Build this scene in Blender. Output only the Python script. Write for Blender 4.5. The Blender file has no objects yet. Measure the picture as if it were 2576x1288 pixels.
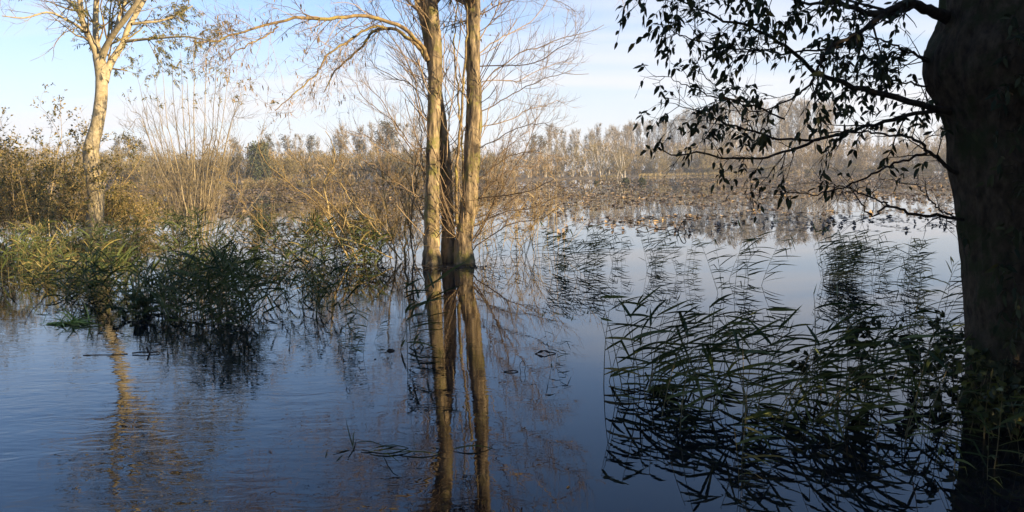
import bpy, math, random
import numpy as np
from mathutils import Matrix, Vector, noise

S = bpy.context.scene
COL = S.collection
RNG = np.random.default_rng(7)
random.seed(7)
R_ = math.radians
UP = np.array((0., 0., 1.))

# ------------------------------------------------------------------ camera
CAM_H = 1.8
FPX = 780.0                       # focal length in pixels of the 1024 px wide picture
PITCH, ROLL = R_(6.15), R_(1.0)
_F = np.array((0., math.cos(PITCH), -math.sin(PITCH)))
_X0 = np.array((1., 0., 0.))
_U0 = np.array((0., math.sin(PITCH), math.cos(PITCH)))
_Rt = math.cos(ROLL) * _X0 - math.sin(ROLL) * _U0
_Up = math.sin(ROLL) * _X0 + math.cos(ROLL) * _U0
K = 2576 / 1024.0                 # positions below are read off a 2576 px wide view of the photograph
CAM = np.array((0., 0., CAM_H))

def ray(x, y):
    u, v = (x / K - 512) / FPX, (256 - y / K) / FPX
    return _F + u * _Rt + v * _Up

def at(x, y, Y):                  # the point at ground distance Y
    d = ray(x, y)
    return CAM + d * (Y / d[1])

def onwater(x, y):                # the point of the water surface
    d = ray(x, y)
    t = -CAM_H / d[2]
    return CAM + d * t

cam_d = bpy.data.cameras.new('camera')
cam = bpy.data.objects.new('camera', cam_d)
COL.objects.link(cam)
cam_d.sensor_width = 36.0
cam_d.lens = FPX / 1024 * 36.0
cam_d.clip_start, cam_d.clip_end = 0.05, 6000
M = Matrix(((_Rt[0], _Up[0], -_F[0]), (_Rt[1], _Up[1], -_F[1]), (_Rt[2], _Up[2], -_F[2])))
cam.matrix_world = Matrix.Translation(CAM) @ M.to_4x4()
S.camera = cam

# ------------------------------------------------------------------ light
VEIL_Z = 0.15
CLOUD_AT = (5.6, 1.2, 0)
SUN_EL, SUN_AZ = R_(15), R_(120)  # azimuth clockwise from +Y: behind the camera, on its right
world = bpy.data.worlds.new('World'); S.world = world
world.use_nodes = True
nt = world.node_tree; nt.nodes.clear()
def N(t, typ, **kw):
    n = t.nodes.new(typ)
    for k, v in kw.items():
        if k in n.inputs: n.inputs[k].default_value = v
        else: setattr(n, k, v)
    return n
sky = N(nt, 'ShaderNodeTexSky', sky_type='NISHITA', sun_disc=False, sun_elevation=SUN_EL, sun_rotation=SUN_AZ,
        altitude=0, air_density=1.0, dust_density=0.6, ozone_density=6.0)
bg = N(nt, 'ShaderNodeBackground', Strength=0.098)
out = N(nt, 'ShaderNodeOutputWorld')
tc = N(nt, 'ShaderNodeTexCoord')
def MA(op, a, b=None, c=None):
    n = N(nt, 'ShaderNodeMath', operation=op)
    for i, v in enumerate((a, b, c)):
        if v is None: continue
        if isinstance(v, (int, float)): n.inputs[i].default_value = v
        else: nt.links.new(v, n.inputs[i])
    return n.outputs[0]
# thin high cloud: streaks of noise on a flat cloud layer far above, and a pale veil low over the horizon
sep = N(nt, 'ShaderNodeSeparateXYZ'); nt.links.new(tc.outputs['Generated'], sep.inputs[0])
zc = MA('MAXIMUM', sep.outputs['Z'], 0.0); zm = MA('ADD', zc, 0.10)
cb = N(nt, 'ShaderNodeCombineXYZ'); nt.links.new(MA('DIVIDE', sep.outputs['X'], zm), cb.inputs[0]); nt.links.new(MA('DIVIDE', sep.outputs['Y'], zm), cb.inputs[1])
mp = N(nt, 'ShaderNodeMapping'); mp.inputs['Location'].default_value = CLOUD_AT; mp.inputs['Rotation'].default_value = (0, 0, R_(-14)); mp.inputs['Scale'].default_value = (0.16, 0.62, 1)
nt.links.new(cb.outputs[0], mp.inputs[0])
ns = N(nt, 'ShaderNodeTexNoise', Scale=1.3, Detail=4.0, Roughness=0.45, Distortion=0.25); nt.links.new(mp.outputs[0], ns.inputs['Vector'])
rp = N(nt, 'ShaderNodeMapRange', interpolation_type='SMOOTHSTEP'); nt.links.new(ns.outputs['Fac'], rp.inputs[0])
for i, v in ((1, 0.46), (2, 0.58), (3, 0.0), (4, 0.9)): rp.inputs[i].default_value = v
fall = MA('EXPONENT', MA('MULTIPLY', MA('POWER', MA('DIVIDE', zc, VEIL_Z), 2.0), -1.0))
veil = MA('MULTIPLY_ADD', MA('EXPONENT', MA('MULTIPLY', zc, -4.5)), 0.42, MA('MULTIPLY', fall, 0.55))
cloud = MA('MULTIPLY', rp.outputs[0], MA('EXPONENT', MA('MULTIPLY', zc, -2.5)))
fac = MA('SUBTRACT', 1.0, MA('MULTIPLY', MA('SUBTRACT', 1.0, veil), MA('SUBTRACT', 1.0, cloud)))
mx = N(nt, 'ShaderNodeMix', data_type='RGBA'); nt.links.new(fac, mx.inputs[0])
nt.links.new(sky.outputs[0], mx.inputs[6]); mx.inputs[7].default_value = (3.75, 3.72, 3.9, 1)
nt.links.new(mx.outputs[2], bg.inputs['Color']); nt.links.new(bg.outputs[0], out.inputs[0])

sl = bpy.data.lights.new('sun', 'SUN'); sl.energy = 5.0; sl.angle = R_(0.6); sl.color = (1.0, 0.78, 0.48)
so = bpy.data.objects.new('sun', sl); COL.objects.link(so)
SDIR = Vector((math.sin(SUN_AZ) * math.cos(SUN_EL), math.cos(SUN_AZ) * math.cos(SUN_EL), math.sin(SUN_EL)))
so.rotation_euler = SDIR.to_track_quat('Z', 'Y').to_euler(); so.location = SDIR * 60

S.view_settings.view_transform = 'Standard'; S.view_settings.look = 'None'
S.view_settings.exposure = 1.48; S.view_settings.gamma = 1.0
S.cycles.max_bounces = 6; S.cycles.transparent_max_bounces = 6; S.cycles.volume_bounces = 0
S.cycles.use_denoising = True; S.cycles.use_adaptive_sampling = False
S.cycles.sample_clamp_indirect = 4.0

# ------------------------------------------------------------------ materials
def mat(name, c1, c2=None, c3=None, scale=6.0, rough=0.8, bump=0.0, bscale=None, stretch=(1, 1, 1), island=0.0, transl=0.0, spec=0.3, moss=None, lo=0.35, hi=0.65):
    m = bpy.data.materials.new(name); m.use_nodes = True
    t = m.node_tree; t.nodes.clear()
    o = N(t, 'ShaderNodeOutputMaterial')
    p = N(t, 'ShaderNodeBsdfPrincipled', Roughness=rough)
    p.inputs['Specular IOR Level'].default_value = spec
    co = N(t, 'ShaderNodeTexCoord'); mpn = N(t, 'ShaderNodeMapping'); mpn.inputs['Scale'].default_value = stretch
    t.links.new(co.outputs['Object'], mpn.inputs[0])
    n = N(t, 'ShaderNodeTexNoise', Scale=scale, Detail=5.0, Roughness=0.6); t.links.new(mpn.outputs[0], n.inputs['Vector'])
    r = N(t, 'ShaderNodeValToRGB'); e = r.color_ramp.elements
    e[0].position, e[1].position = lo, hi
    e[0].color = (*c1, 1); e[1].color = (*(c2 or c1), 1)
    if c3:
        x = e.new((lo + hi) / 2); x.color = (*c3, 1)
    fac = n.outputs['Fac']
    if island > 0:
        g = N(t, 'ShaderNodeNewGeometry')
        mm = N(t, 'ShaderNodeMix', data_type='FLOAT'); mm.inputs[0].default_value = island
        t.links.new(fac, mm.inputs[2]); t.links.new(g.outputs['Random Per Island'], mm.inputs[3]); fac = mm.outputs[0]
    t.links.new(fac, r.inputs[0]); colr = r.outputs[0]
    if moss:
        n2 = N(t, 'ShaderNodeTexNoise', Scale=3.2, Detail=6.0, Roughness=0.7); t.links.new(co.outputs['Object'], n2.inputs['Vector'])
        r2 = N(t, 'ShaderNodeValToRGB'); r2.color_ramp.elements[0].position = 0.5; r2.color_ramp.elements[1].position = 0.62
        t.links.new(n2.outputs['Fac'], r2.inputs[0])
        mx2 = N(t, 'ShaderNodeMix', data_type='RGBA'); t.links.new(r2.outputs[0], mx2.inputs[0]); t.links.new(colr, mx2.inputs[6]); mx2.inputs[7].default_value = (*moss, 1)
        colr = mx2.outputs[2]
    t.links.new(colr, p.inputs['Base Color'])
    if bump > 0:
        b = N(t, 'ShaderNodeBump', Strength=bump, Distance=0.03)
        n3 = N(t, 'ShaderNodeTexNoise', Scale=bscale or scale * 2, Detail=6.0, Roughness=0.65); t.links.new(mpn.outputs[0], n3.inputs['Vector'])
        t.links.new(n3.outputs['Fac'], b.inputs['Height']); t.links.new(b.outputs[0], p.inputs['Normal'])
    if transl > 0:
        tr = N(t, 'ShaderNodeBsdfTranslucent'); t.links.new(colr, tr.inputs[0])
        ms = N(t, 'ShaderNodeMixShader'); ms.inputs[0].default_value = transl
        t.links.new(p.outputs[0], ms.inputs[1]); t.links.new(tr.outputs[0], ms.inputs[2]); t.links.new(ms.outputs[0], o.inputs[0])
    else:
        t.links.new(p.outputs[0], o.inputs[0])
    return m

MT = dict(
    bark_twin=mat('furrowed_bark', (0.04, 0.028, 0.016), (0.37, 0.275, 0.15), (0.19, 0.14, 0.08), scale=11, bump=1.0, bscale=20, stretch=(1, 1, 0.22), moss=(0.17, 0.15, 0.045)),
    bark_pale=mat('pale_bark', (0.22, 0.175, 0.10), (0.40, 0.33, 0.21), scale=9, bump=0.7, bscale=18, stretch=(1, 1, 0.9), moss=(0.30, 0.245, 0.125)),
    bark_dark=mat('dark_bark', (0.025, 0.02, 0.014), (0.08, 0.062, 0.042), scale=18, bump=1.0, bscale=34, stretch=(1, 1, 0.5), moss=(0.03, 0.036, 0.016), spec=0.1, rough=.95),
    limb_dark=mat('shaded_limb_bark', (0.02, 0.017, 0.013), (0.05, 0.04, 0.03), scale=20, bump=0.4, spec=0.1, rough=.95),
    twig_gold=mat('golden_twig', (0.17, 0.115, 0.045), (0.38, 0.28, 0.12), scale=3, rough=0.6, island=0.7),
    twig_red=mat('reddish_twig', (0.12, 0.08, 0.045), (0.34, 0.24, 0.13), scale=3, rough=0.6, island=0.7),
    limb_moss=mat('lichened_limb', (0.09, 0.06, 0.035), (0.30, 0.21, 0.09), scale=9, bump=0.6, bscale=30, moss=(0.30, 0.24, 0.06)),
    stem_tan=mat('tan_coppice_stem', (0.13, 0.10, 0.055), (0.29, 0.23, 0.135), scale=3, rough=0.6, island=0.5),
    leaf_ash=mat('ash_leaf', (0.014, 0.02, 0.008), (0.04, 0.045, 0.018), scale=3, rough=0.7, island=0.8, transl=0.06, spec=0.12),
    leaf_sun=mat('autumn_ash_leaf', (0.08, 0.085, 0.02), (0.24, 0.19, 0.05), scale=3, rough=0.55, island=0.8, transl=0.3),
    leaf_tan=mat('dry_tan_leaf', (0.12, 0.075, 0.03), (0.30, 0.19, 0.07), scale=3, rough=0.6, island=0.8, transl=0.3),
    leaf_olive=mat('olive_leaf', (0.05, 0.058, 0.014), (0.32, 0.235, 0.07), (0.16, 0.135, 0.038), scale=0.9, rough=0.6, island=0.7, transl=0.25),
    leaf_yellow=mat('yellowing_leaf', (0.018, 0.03, 0.009), (0.15, 0.15, 0.028), scale=3, rough=0.5, island=0.8, transl=0.3, lo=0.3, hi=1.0),
    reed_leaf=mat('reed_leaf', (0.026, 0.044, 0.013), (0.085, 0.105, 0.028), scale=3, rough=0.6, island=0.8, transl=0.2, spec=.2),
    reed_gold=mat('yellowing_reed_leaf', (0.06, 0.075, 0.02), (0.26, 0.21, 0.07), scale=1.5, rough=0.5, island=0.8, transl=0.25),
    reed_stem=mat('reed_stem', (0.06, 0.06, 0.02), (0.20, 0.15, 0.065), scale=2, rough=0.5),
    straw=mat('dry_reed_straw', (0.32, 0.24, 0.12), (0.5, 0.38, 0.2), scale=3, rough=0.6, island=0.5),
    debris=mat('dead_wet_stem', (0.02, 0.016, 0.012), (0.06, 0.045, 0.03), scale=5, rough=0.5),
    weed=mat('floating_weed', (0.12, 0.19, 0.03), (0.32, 0.38, 0.09), scale=4, rough=0.5, island=0.7),
    lily=mat('dying_lily_leaf', (0.11, 0.085, 0.07), (0.52, 0.35, 0.15), (0.24, 0.18, 0.13), scale=4, rough=0.6, island=0.95, lo=0.15, hi=1.0),
    far_twig=mat('far_grey_twig', (0.15, 0.12, 0.085), (0.28, 0.225, 0.155), scale=0.3, island=0.7),
    far_trunk=mat('far_white_trunk', (0.36, 0.32, 0.26), (0.62, 0.56, 0.47), scale=0.6, stretch=(1, 1, 0.3)),
    far_bark=mat('far_brown_trunk', (0.20, 0.15, 0.10), (0.36, 0.28, 0.19), scale=0.6),
    far_scrub=mat('far_tan_scrub', (0.10, 0.08, 0.032), (0.25, 0.195, 0.08), scale=0.25, island=0.6),
    far_rust=mat('far_rusty_scrub', (0.10, 0.075, 0.038), (0.25, 0.175, 0.08), scale=0.25, island=0.6),
    far_dark=mat('far_dark_leaf', (0.045, 0.045, 0.03), (0.13, 0.115, 0.07), scale=0.3, island=0.7),
    far_green=mat('far_green_leaf', (0.025, 0.035, 0.018), (0.085, 0.095, 0.038), scale=0.4, island=0.7),
    mistletoe=mat('mistletoe', (0.07, 0.06, 0.03), (0.13, 0.11, 0.05), scale=0.4, island=0.7),
    ground=mat('damp_earth', (0.05, 0.04, 0.025), (0.13, 0.10, 0.06), scale=0.4, bump=0.5),
    marsh=mat('marsh_grass', (0.20, 0.15, 0.06), (0.36, 0.27, 0.11), scale=0.4, island=0.7),
)

def water_material():
    m = bpy.data.materials.new('lake_water'); m.use_nodes = True
    t = m.node_tree; t.nodes.clear()
    o = N(t, 'ShaderNodeOutputMaterial')
    p = N(t, 'ShaderNodeBsdfPrincipled', Roughness=0.0, IOR=1.40)
    p.inputs['Base Color'].default_value = (0.002, 0.0035, 0.006, 1)
    co = N(t, 'ShaderNodeTexCoord'); sp = N(t, 'ShaderNodeSeparateXYZ'); t.links.new(co.outputs['Object'], sp.inputs[0])
    # ripples: current drifting across the left foreground, calm elsewhere
    mp1 = N(t, 'ShaderNodeMapping'); mp1.inputs['Scale'].default_value = (1.0, 2.6, 1); mp1.inputs['Rotation'].default_value = (0, 0, R_(-12)); t.links.new(co.outputs['Object'], mp1.inputs[0])
    n1 = N(t, 'ShaderNodeTexNoise', Scale=4.0, Detail=2.5, Roughness=0.4, Distortion=1.2); t.links.new(mp1.outputs[0], n1.inputs['Vector'])
    n2 = N(t, 'ShaderNodeTexNoise', Scale=1.3, Detail=2.0); t.links.new(mp1.outputs[0], n2.inputs['Vector'])
    a = N(t, 'ShaderNodeMath', operation='MULTIPLY_ADD'); a.inputs[1].default_value = 2.0; t.links.new(n2.outputs['Fac'], a.inputs[0]); t.links.new(n1.outputs['Fac'], a.inputs[2])
    # where the current runs
    mx_ = N(t, 'ShaderNodeMapRange', interpolation_type='SMOOTHSTEP'); t.links.new(sp.outputs['X'], mx_.inputs[0])
    for i, v in ((1, 0.9), (2, -2.4), (3, 0.07), (4, 1.0)): mx_.inputs[i].default_value = v
    my_ = N(t, 'ShaderNodeMapRange', interpolation_type='SMOOTHSTEP'); t.links.new(sp.outputs['Y'], my_.inputs[0])
    for i, v in ((1, 13.0), (2, 6.0), (3, 0.06), (4, 1.0)): my_.inputs[i].default_value = v
    n3 = N(t, 'ShaderNodeTexNoise', Scale=0.7, Detail=2.0); t.links.new(mp1.outputs[0], n3.inputs['Vector'])
    r3 = N(t, 'ShaderNodeMapRange'); t.links.new(n3.outputs['Fac'], r3.inputs[0])
    for i, v in ((1, 0.35), (2, 0.65), (3, 0.45), (4, 1.0)): r3.inputs[i].default_value = v
    k1 = N(t, 'ShaderNodeMath', operation='MULTIPLY'); t.links.new(mx_.outputs[0], k1.inputs[0]); t.links.new(my_.outputs[0], k1.inputs[1])
    k2 = N(t, 'ShaderNodeMath', operation='MULTIPLY'); t.links.new(k1.outputs[0], k2.inputs[0]); t.links.new(r3.outputs[0], k2.inputs[1])
    k3 = N(t, 'ShaderNodeMath', operation='MULTIPLY'); t.links.new(k2.outputs[0], k3.inputs[0]); k3.inputs[1].default_value = 0.095
    b = N(t, 'ShaderNodeBump', Distance=0.03); t.links.new(k3.outputs[0], b.inputs['Strength']); t.links.new(a.outputs[0], b.inputs['Height'])
    t.links.new(b.outputs[0], p.inputs['Normal']); t.links.new(p.outputs[0], o.inputs[0])
    return m
MT['water'] = water_material()

# ------------------------------------------------------------------ mesh helpers
class Geo:
    def __init__(self): self.v, self.f, self.n = [], {3: [], 4: []}, 0
    def add(self, V, F):
        V = np.asarray(V, float).reshape(-1, 3); F = np.asarray(F, int)
        self.v.append(V); self.f[F.shape[1]].append(F + self.n); self.n += len(V)
    def mesh(self, name, m, smooth=True, origin=(0, 0, 0)):
        me = bpy.data.meshes.new(name)
        V = np.concatenate(self.v) - np.asarray(origin, float)
        lo, st, tot = [], [], 0
        for k in (3, 4):
            if self.f[k]:
                F = np.concatenate(self.f[k]); lo.append(F.ravel()); st.append(tot + k * np.arange(len(F))); tot += F.size
        lo = np.concatenate(lo); st = np.concatenate(st)
        me.vertices.add(len(V)); me.vertices.foreach_set('co', V.astype(np.float32).ravel())
        me.loops.add(len(lo)); me.loops.foreach_set('vertex_index', lo.astype(np.int32))
        me.polygons.add(len(st)); me.polygons.foreach_set('loop_start', st.astype(np.int32))
        if smooth: me.polygons.foreach_set('use_smooth', np.ones(len(st), bool))
        me.update(calc_edges=True)
        me.materials.append(m)
        return me
    def obj(self, name, m, parent=None, smooth=True, origin=(0, 0, 0)):
        o = bpy.data.objects.new(name, self.mesh(name, m, smooth, origin)); COL.objects.link(o)
        if parent: o.parent = parent
        else: o.location = origin
        return o

def tag(o, label=None, cat=None, group=None, kind=None):
    if label: o['label'] = label
    if cat: o['category'] = cat
    if group: o['group'] = group
    if kind: o['kind'] = kind
    return o
def thing(name, loc, label, cat, group=None):
    o = bpy.data.objects.new(name, None); COL.objects.link(o); o.empty_display_size = 0.2
    o.location = tuple(loc)
    return tag(o, label, cat, group)
def copy_tree(o, loc, rz=0.0, sc=(1, 1, 1), label=None, group=None, parent=None):
    c = o.copy(); COL.objects.link(c)
    if parent: c.parent = parent
    else:
        c.location = tuple(loc); c.rotation_euler = (0, 0, rz); c.scale = sc
        if label: c['label'] = label
        if group: c['group'] = group
    for ch in o.children: copy_tree(ch, None, parent=c)
    return c

def nrm(a): return a / np.maximum(np.linalg.norm(a, axis=-1, keepdims=True), 1e-9)

def tubes(g, P, R, k=4, cap=True):
    """m chains of n points each, as tubes of k sides"""
    P = np.asarray(P, float); R = np.asarray(R, float)
    if P.ndim == 2: P, R = P[None], R[None]
    m, n, _ = P.shape
    if m == 0: return
    T = nrm(np.gradient(P, axis=1))
    mean = nrm(P[:, -1] - P[:, 0])
    ax = np.eye(3)[np.argmin(np.abs(mean), axis=1)][:, None, :]
    A = nrm(np.cross(T, np.broadcast_to(ax, T.shape))); B = np.cross(T, A)
    th = np.arange(k) * 2 * math.pi / k
    V = P[:, :, None] + R[:, :, None, None] * (np.cos(th)[:, None] * A[:, :, None] + np.sin(th)[:, None] * B[:, :, None])
    i, j = np.arange(n - 1)[:, None], np.arange(k)[None]
    q = np.stack([i * k + j, i * k + (j + 1) % k, (i + 1) * k + (j + 1) % k, (i + 1) * k + j], -1).reshape(-1, 4)
    F = (q[None] + (np.arange(m) * n * k)[:, None, None]).reshape(-1, 4)
    g.add(V, F)

def smooth_path(pts, n):
    """Catmull-Rom through rows of any width"""
    p = np.asarray(pts, float); p = np.vstack([2 * p[0] - p[1], p, 2 * p[-1] - p[-2]])
    s = len(p) - 3
    t = np.linspace(0, s, n); i = np.minimum(t.astype(int), s - 1); u = (t - i)[:, None]
    a, b, c, d = p[i], p[i + 1], p[i + 2], p[i + 3]
    return 0.5 * (2 * b + (c - a) * u + (2 * a - 5 * b + 4 * c - d) * u ** 2 + (3 * b - a - 3 * c + d) * u ** 3)

def limb(pts, n=24, wob=0.0, seed=0):
    """pts: (x, y, Y, width) with x, y, width read off the photograph and Y the distance; gives a 3D centre line and radii"""
    q = smooth_path(pts, n)
    P = np.array([at(x, y, Y) for x, y, Y, w in q]); R = np.maximum(q[:, 3], 0.6) / 2 / K * q[:, 2] / FPX
    if wob:
        r = np.random.default_rng(seed); w = r.normal(0, wob, (n, 3)); w[0] = 0
        P = P + w
    return P, R

def bumpy_trunk(g, P, R, k=26, amp=0.12, fine=0.05, seed=0.0, buttress=0.0, level=False, furrow=0.0):
    P = np.asarray(P); n = len(P); T = np.tile(UP, (n, 1)) if level else nrm(np.gradient(P, axis=0))
    A = nrm(np.cross(T, np.broadcast_to((0., 1., 0.), T.shape))); B = np.cross(T, A)
    V = np.zeros((n, k, 3))
    for i in range(n):
        for j in range(k):
            th = 2 * math.pi * j / k
            d = math.cos(th) * A[i] + math.sin(th) * B[i]
            r = R[i]
            c = Vector((d[0] * 1.1 + seed, d[1] * 1.1, P[i][2] / max(R.mean(), .05) * 0.35))
            f = 1 + amp * noise.noise(c) + fine * noise.noise(c * 4.3)
            if furrow: f -= furrow * abs(noise.noise(Vector((d[0] * 5 + seed, d[1] * 5, P[i][2] * 2.2)))) + furrow * .6 * abs(noise.noise(Vector((d[0] * 11, d[1] * 11 + seed, P[i][2] * 5))))
            if buttress and i < n * 0.2: f += buttress * (1 - i / (n * .2)) ** 2 * (0.6 + 0.5 * math.cos(th * 4 + seed))
            V[i, j] = P[i] + d * r * f
    i, j = np.arange(n - 1)[:, None], np.arange(k)[None]
    q = np.stack([i * k + j, i * k + (j + 1) % k, (i + 1) * k + (j + 1) % k, (i + 1) * k + j], -1).reshape(-1, 4)
    g.add(V, q)

def grow(rng, start, d, length, r0, n=7, trop=(0, 0, 0), wig=0.15, tip=0.35):
    """paths from start along d: m chains of n points bending with trop and wandering"""
    m = len(start); start = np.asarray(start, float); d = nrm(np.asarray(d, float))
    length = np.broadcast_to(length, (m,)); r0 = np.broadcast_to(r0, (m,))
    step = (length / (n - 1))[:, None]; P = np.zeros((m, n, 3)); P[:, 0] = start
    trop = np.asarray(trop, float)
    drift = rng.normal(0, wig * 0.6, (m, 3))
    for i in range(1, n):
        d = nrm(d + trop / (n - 1) * 2 + drift / (n - 1) * 2 + rng.normal(0, wig, (m, 3)) * 0.6)
        P[:, i] = P[:, i - 1] + d * step
    R = r0[:, None] * np.linspace(1, tip, n)[None]
    return P, R

def sprout(rng, P, R, count, t=(0.2, 1.0), ang=(25, 65), length=(0.3, 0.6), rk=0.55, rmin=0.002, n=6, trop=(0, 0, 0), wig=0.15, bias=None, bk=0.0, relative=False, tip=0.35):
    """count children on every chain"""
    m, nn, _ = P.shape
    par = np.repeat(np.arange(m), count); M_ = len(par)
    u = rng.uniform(t[0], t[1], M_) * (nn - 1.001); i = u.astype(int); f = (u - i)[:, None]
    st = P[par, i] * (1 - f) + P[par, i + 1] * f
    T = nrm(P[par, i + 1] - P[par, i])
    q = rng.normal(0, 1, (M_, 3)); q = nrm(q - (q * T).sum(1, keepdims=True) * T)
    if bias is not None: q = nrm(q + np.asarray(bias) * bk)
    a = np.radians(rng.uniform(ang[0], ang[1], M_))[:, None]
    d = T * np.cos(a) + q * np.sin(a)
    L = rng.uniform(length[0], length[1], M_)
    if relative: L = L * np.linalg.norm(P[par, -1] - P[par, 0], axis=1)
    L = L * (1.15 - 0.5 * (u / nn))
    r0 = np.maximum(R[par, i] * rk, rmin)
    return grow(rng, st, d, L, r0, n, trop, wig, tip)

def leaves(g, base, d, length, width, rng, droop=0.25, simple=False, flat=0.0):
    base = np.asarray(base, float); m = len(base)
    if m == 0: return
    d = nrm(np.asarray(d, float)); L = np.broadcast_to(length, (m,))[:, None]; W = np.broadcast_to(width, (m,))[:, None]
    q = rng.normal(0, 1, (m, 3)); q[:, 2] *= (1 - flat); s = nrm(np.cross(d, nrm(q))); nn = np.cross(s, d)
    if simple:
        V = np.stack([base, base + d * L * .45 + s * W * .5, base + d * L, base + d * L * .45 - s * W * .5], 1)
        F = (np.arange(4)[None] + 4 * np.arange(m)[:, None]); g.add(V, F); return
    dn = np.array((0, 0, -1.)) * droop
    p = lambda t: base + d * L * t + dn * L * t * t
    fold = nn * W * 0.16
    V = np.stack([p(0), p(.3) + s * W * .46 + fold, p(.3), p(.3) - s * W * .46 + fold, p(.65) + s * W * .38 + fold, p(.65), p(.65) - s * W * .38 + fold, p(1.0)], 1)
    o = 8 * np.arange(m)[:, None, None]
    g.add(V, (np.array([[0, 2, 1], [0, 3, 2], [4, 5, 7], [5, 6, 7]])[None] + o).reshape(-1, 3))
    g.f[4].append((np.array([[1, 2, 5, 4], [2, 3, 6, 5]])[None] + o).reshape(-1, 4) + g.n - len(V) * 8)

def compound(g, base, d, rng, size=(0.12, 0.2), leaf=(0.05, 0.08), pairs=3, rachis=None, droop=0.35, ratio=0.36):
    """pinnate leaves: leaflets in pairs along a drooping stalk"""
    m = len(base); 
    if m == 0: return
    d = nrm(d); L = rng.uniform(*size, m)[:, None]
    dn = np.array((0, 0, -1.)); q = rng.normal(0, 1, (m, 3)); s = nrm(np.cross(d, q))
    pos = lambda t: base + d * L * t + dn * L * droop * t * t
    if rachis is not None:
        tubes(rachis, np.stack([pos(0), pos(.35), pos(.7), pos(1)], 1), np.broadcast_to(np.array([.0016, .0014, .0012, .001]), (m, 4)), 3)
    for j in range(pairs + 1):
        t = 0.3 + 0.7 * j / pairs
        for sg in ((1, -1) if j < pairs else (0,)):
            keep = rng.random(m) > 0.16
            dd = d * (0.5 if sg else 1) + s * sg * 0.8 + dn * (0.25 + droop * 0.7) + rng.normal(0, .22, (m, 3))
            ln = rng.uniform(*leaf, m)
            leaves(g, pos(t)[keep], dd[keep], ln[keep], ln[keep] * ratio, rng, 0.25)

def tips(P, f0=0.4, per=1, rng=RNG):
    m, n, _ = P.shape
    i = rng.integers(int(f0 * (n - 1)), n - 1, (m, per)); par = np.arange(m)[:, None]
    return P[par, i].reshape(-1, 3), nrm(P[par, i + 1] - P[par, i]).reshape(-1, 3)

def cloud(rng, n, c, r, power=0.5):
    v = nrm(rng.normal(0, 1, (n, 3))) * (rng.random((n, 1)) ** power)
    return np.asarray(c) + v * np.asarray(r)

# ================================================================== SETTING
def shore_y(x):                   # distance of the far shore at lateral position x
    return float(np.interp(x, (-400, -70, -36, 0, 40, 100, 400), (105, 116, 128, 150, 215, 232, 245)))

def grid_sheet(name, m, xs, ys, h, kind='structure'):
    X, Y = np.meshgrid(xs, ys); V = np.stack([X, Y, np.vectorize(h)(X, Y)], -1).reshape(-1, 3)
    nx, ny = len(xs), len(ys)
    i, j = np.arange(ny - 1)[:, None], np.arange(nx - 1)[None]
    F = np.stack([i * nx + j, i * nx + j + 1, (i + 1) * nx + j + 1, (i + 1) * nx + j], -1).reshape(-1, 4)
    g = Geo(); g.add(V, F); o = g.obj(name, m); o['kind'] = kind; return o

def land(x, y):
    far = y - shore_y(x); near = 3.0 - y + 0.25 * math.sin(x * 1.3)
    if x > 3: near = max(near, 0.55 * (x - max(6.5, .95 * y + 2)))
    s = lambda t: t * t * (3 - 2 * t)
    z = -0.9
    z += 1.25 * s(min(max((far + 3) / 8, 0), 1)) + 1.2 * s(min(max((near + 1.2) / 2.6, 0), 1))
    return z + 0.05 * noise.noise(Vector((x * .3, y * .3, 0)))
lin = lambda a, b, n: list(np.linspace(a, b, n))
grid_sheet('ground', MT['ground'], lin(-1500, -320, 8) + lin(-300, -32, 28) + lin(-30, 30, 61) + lin(32, 300, 28) + lin(320, 1500, 8),
           lin(-300, -22, 10) + lin(-20, 12, 65) + lin(14, 100, 20) + lin(102, 270, 85) + lin(275, 1800, 20), land)
grid_sheet('water', MT['water'], lin(-600, 600, 13), lin(-30, 330, 13), lambda x, y: 0.0)

# haze: morning mist over the lake
def haze_box():
    a, b, c0, d, z0, z1 = -330, 330, -70, 400, -2.2, 42
    V = [(x, y, z) for z in (z0, z1) for x, y in ((a, c0), (b, c0), (b, d), (a, d))]
    g = Geo(); g.add(V, [(3, 2, 1, 0), (4, 5, 6, 7), (0, 1, 5, 4), (1, 2, 6, 5), (2, 3, 7, 6), (3, 0, 4, 7)])
    m = bpy.data.materials.new('mist'); m.use_nodes = True; t = m.node_tree; t.nodes.clear()
    o = N(t, 'ShaderNodeOutputMaterial'); v = N(t, 'ShaderNodeVolumePrincipled', Density=0.0006, Anisotropy=0.1)
    v.inputs['Color'].default_value = (0.86, 0.92, 1.0, 1)
    t.links.new(v.outputs[0], o.inputs['Volume'])
    h = g.obj('haze', m, smooth=False); h['kind'] = 'stuff'
haze_box()

# ================================================================== FAR WOOD
def proto(name, parts):
    o = bpy.data.objects.new(name, None); COL.objects.link(o)
    for nm, g, m in parts: g.obj(nm, m, o)
    return o

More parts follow.
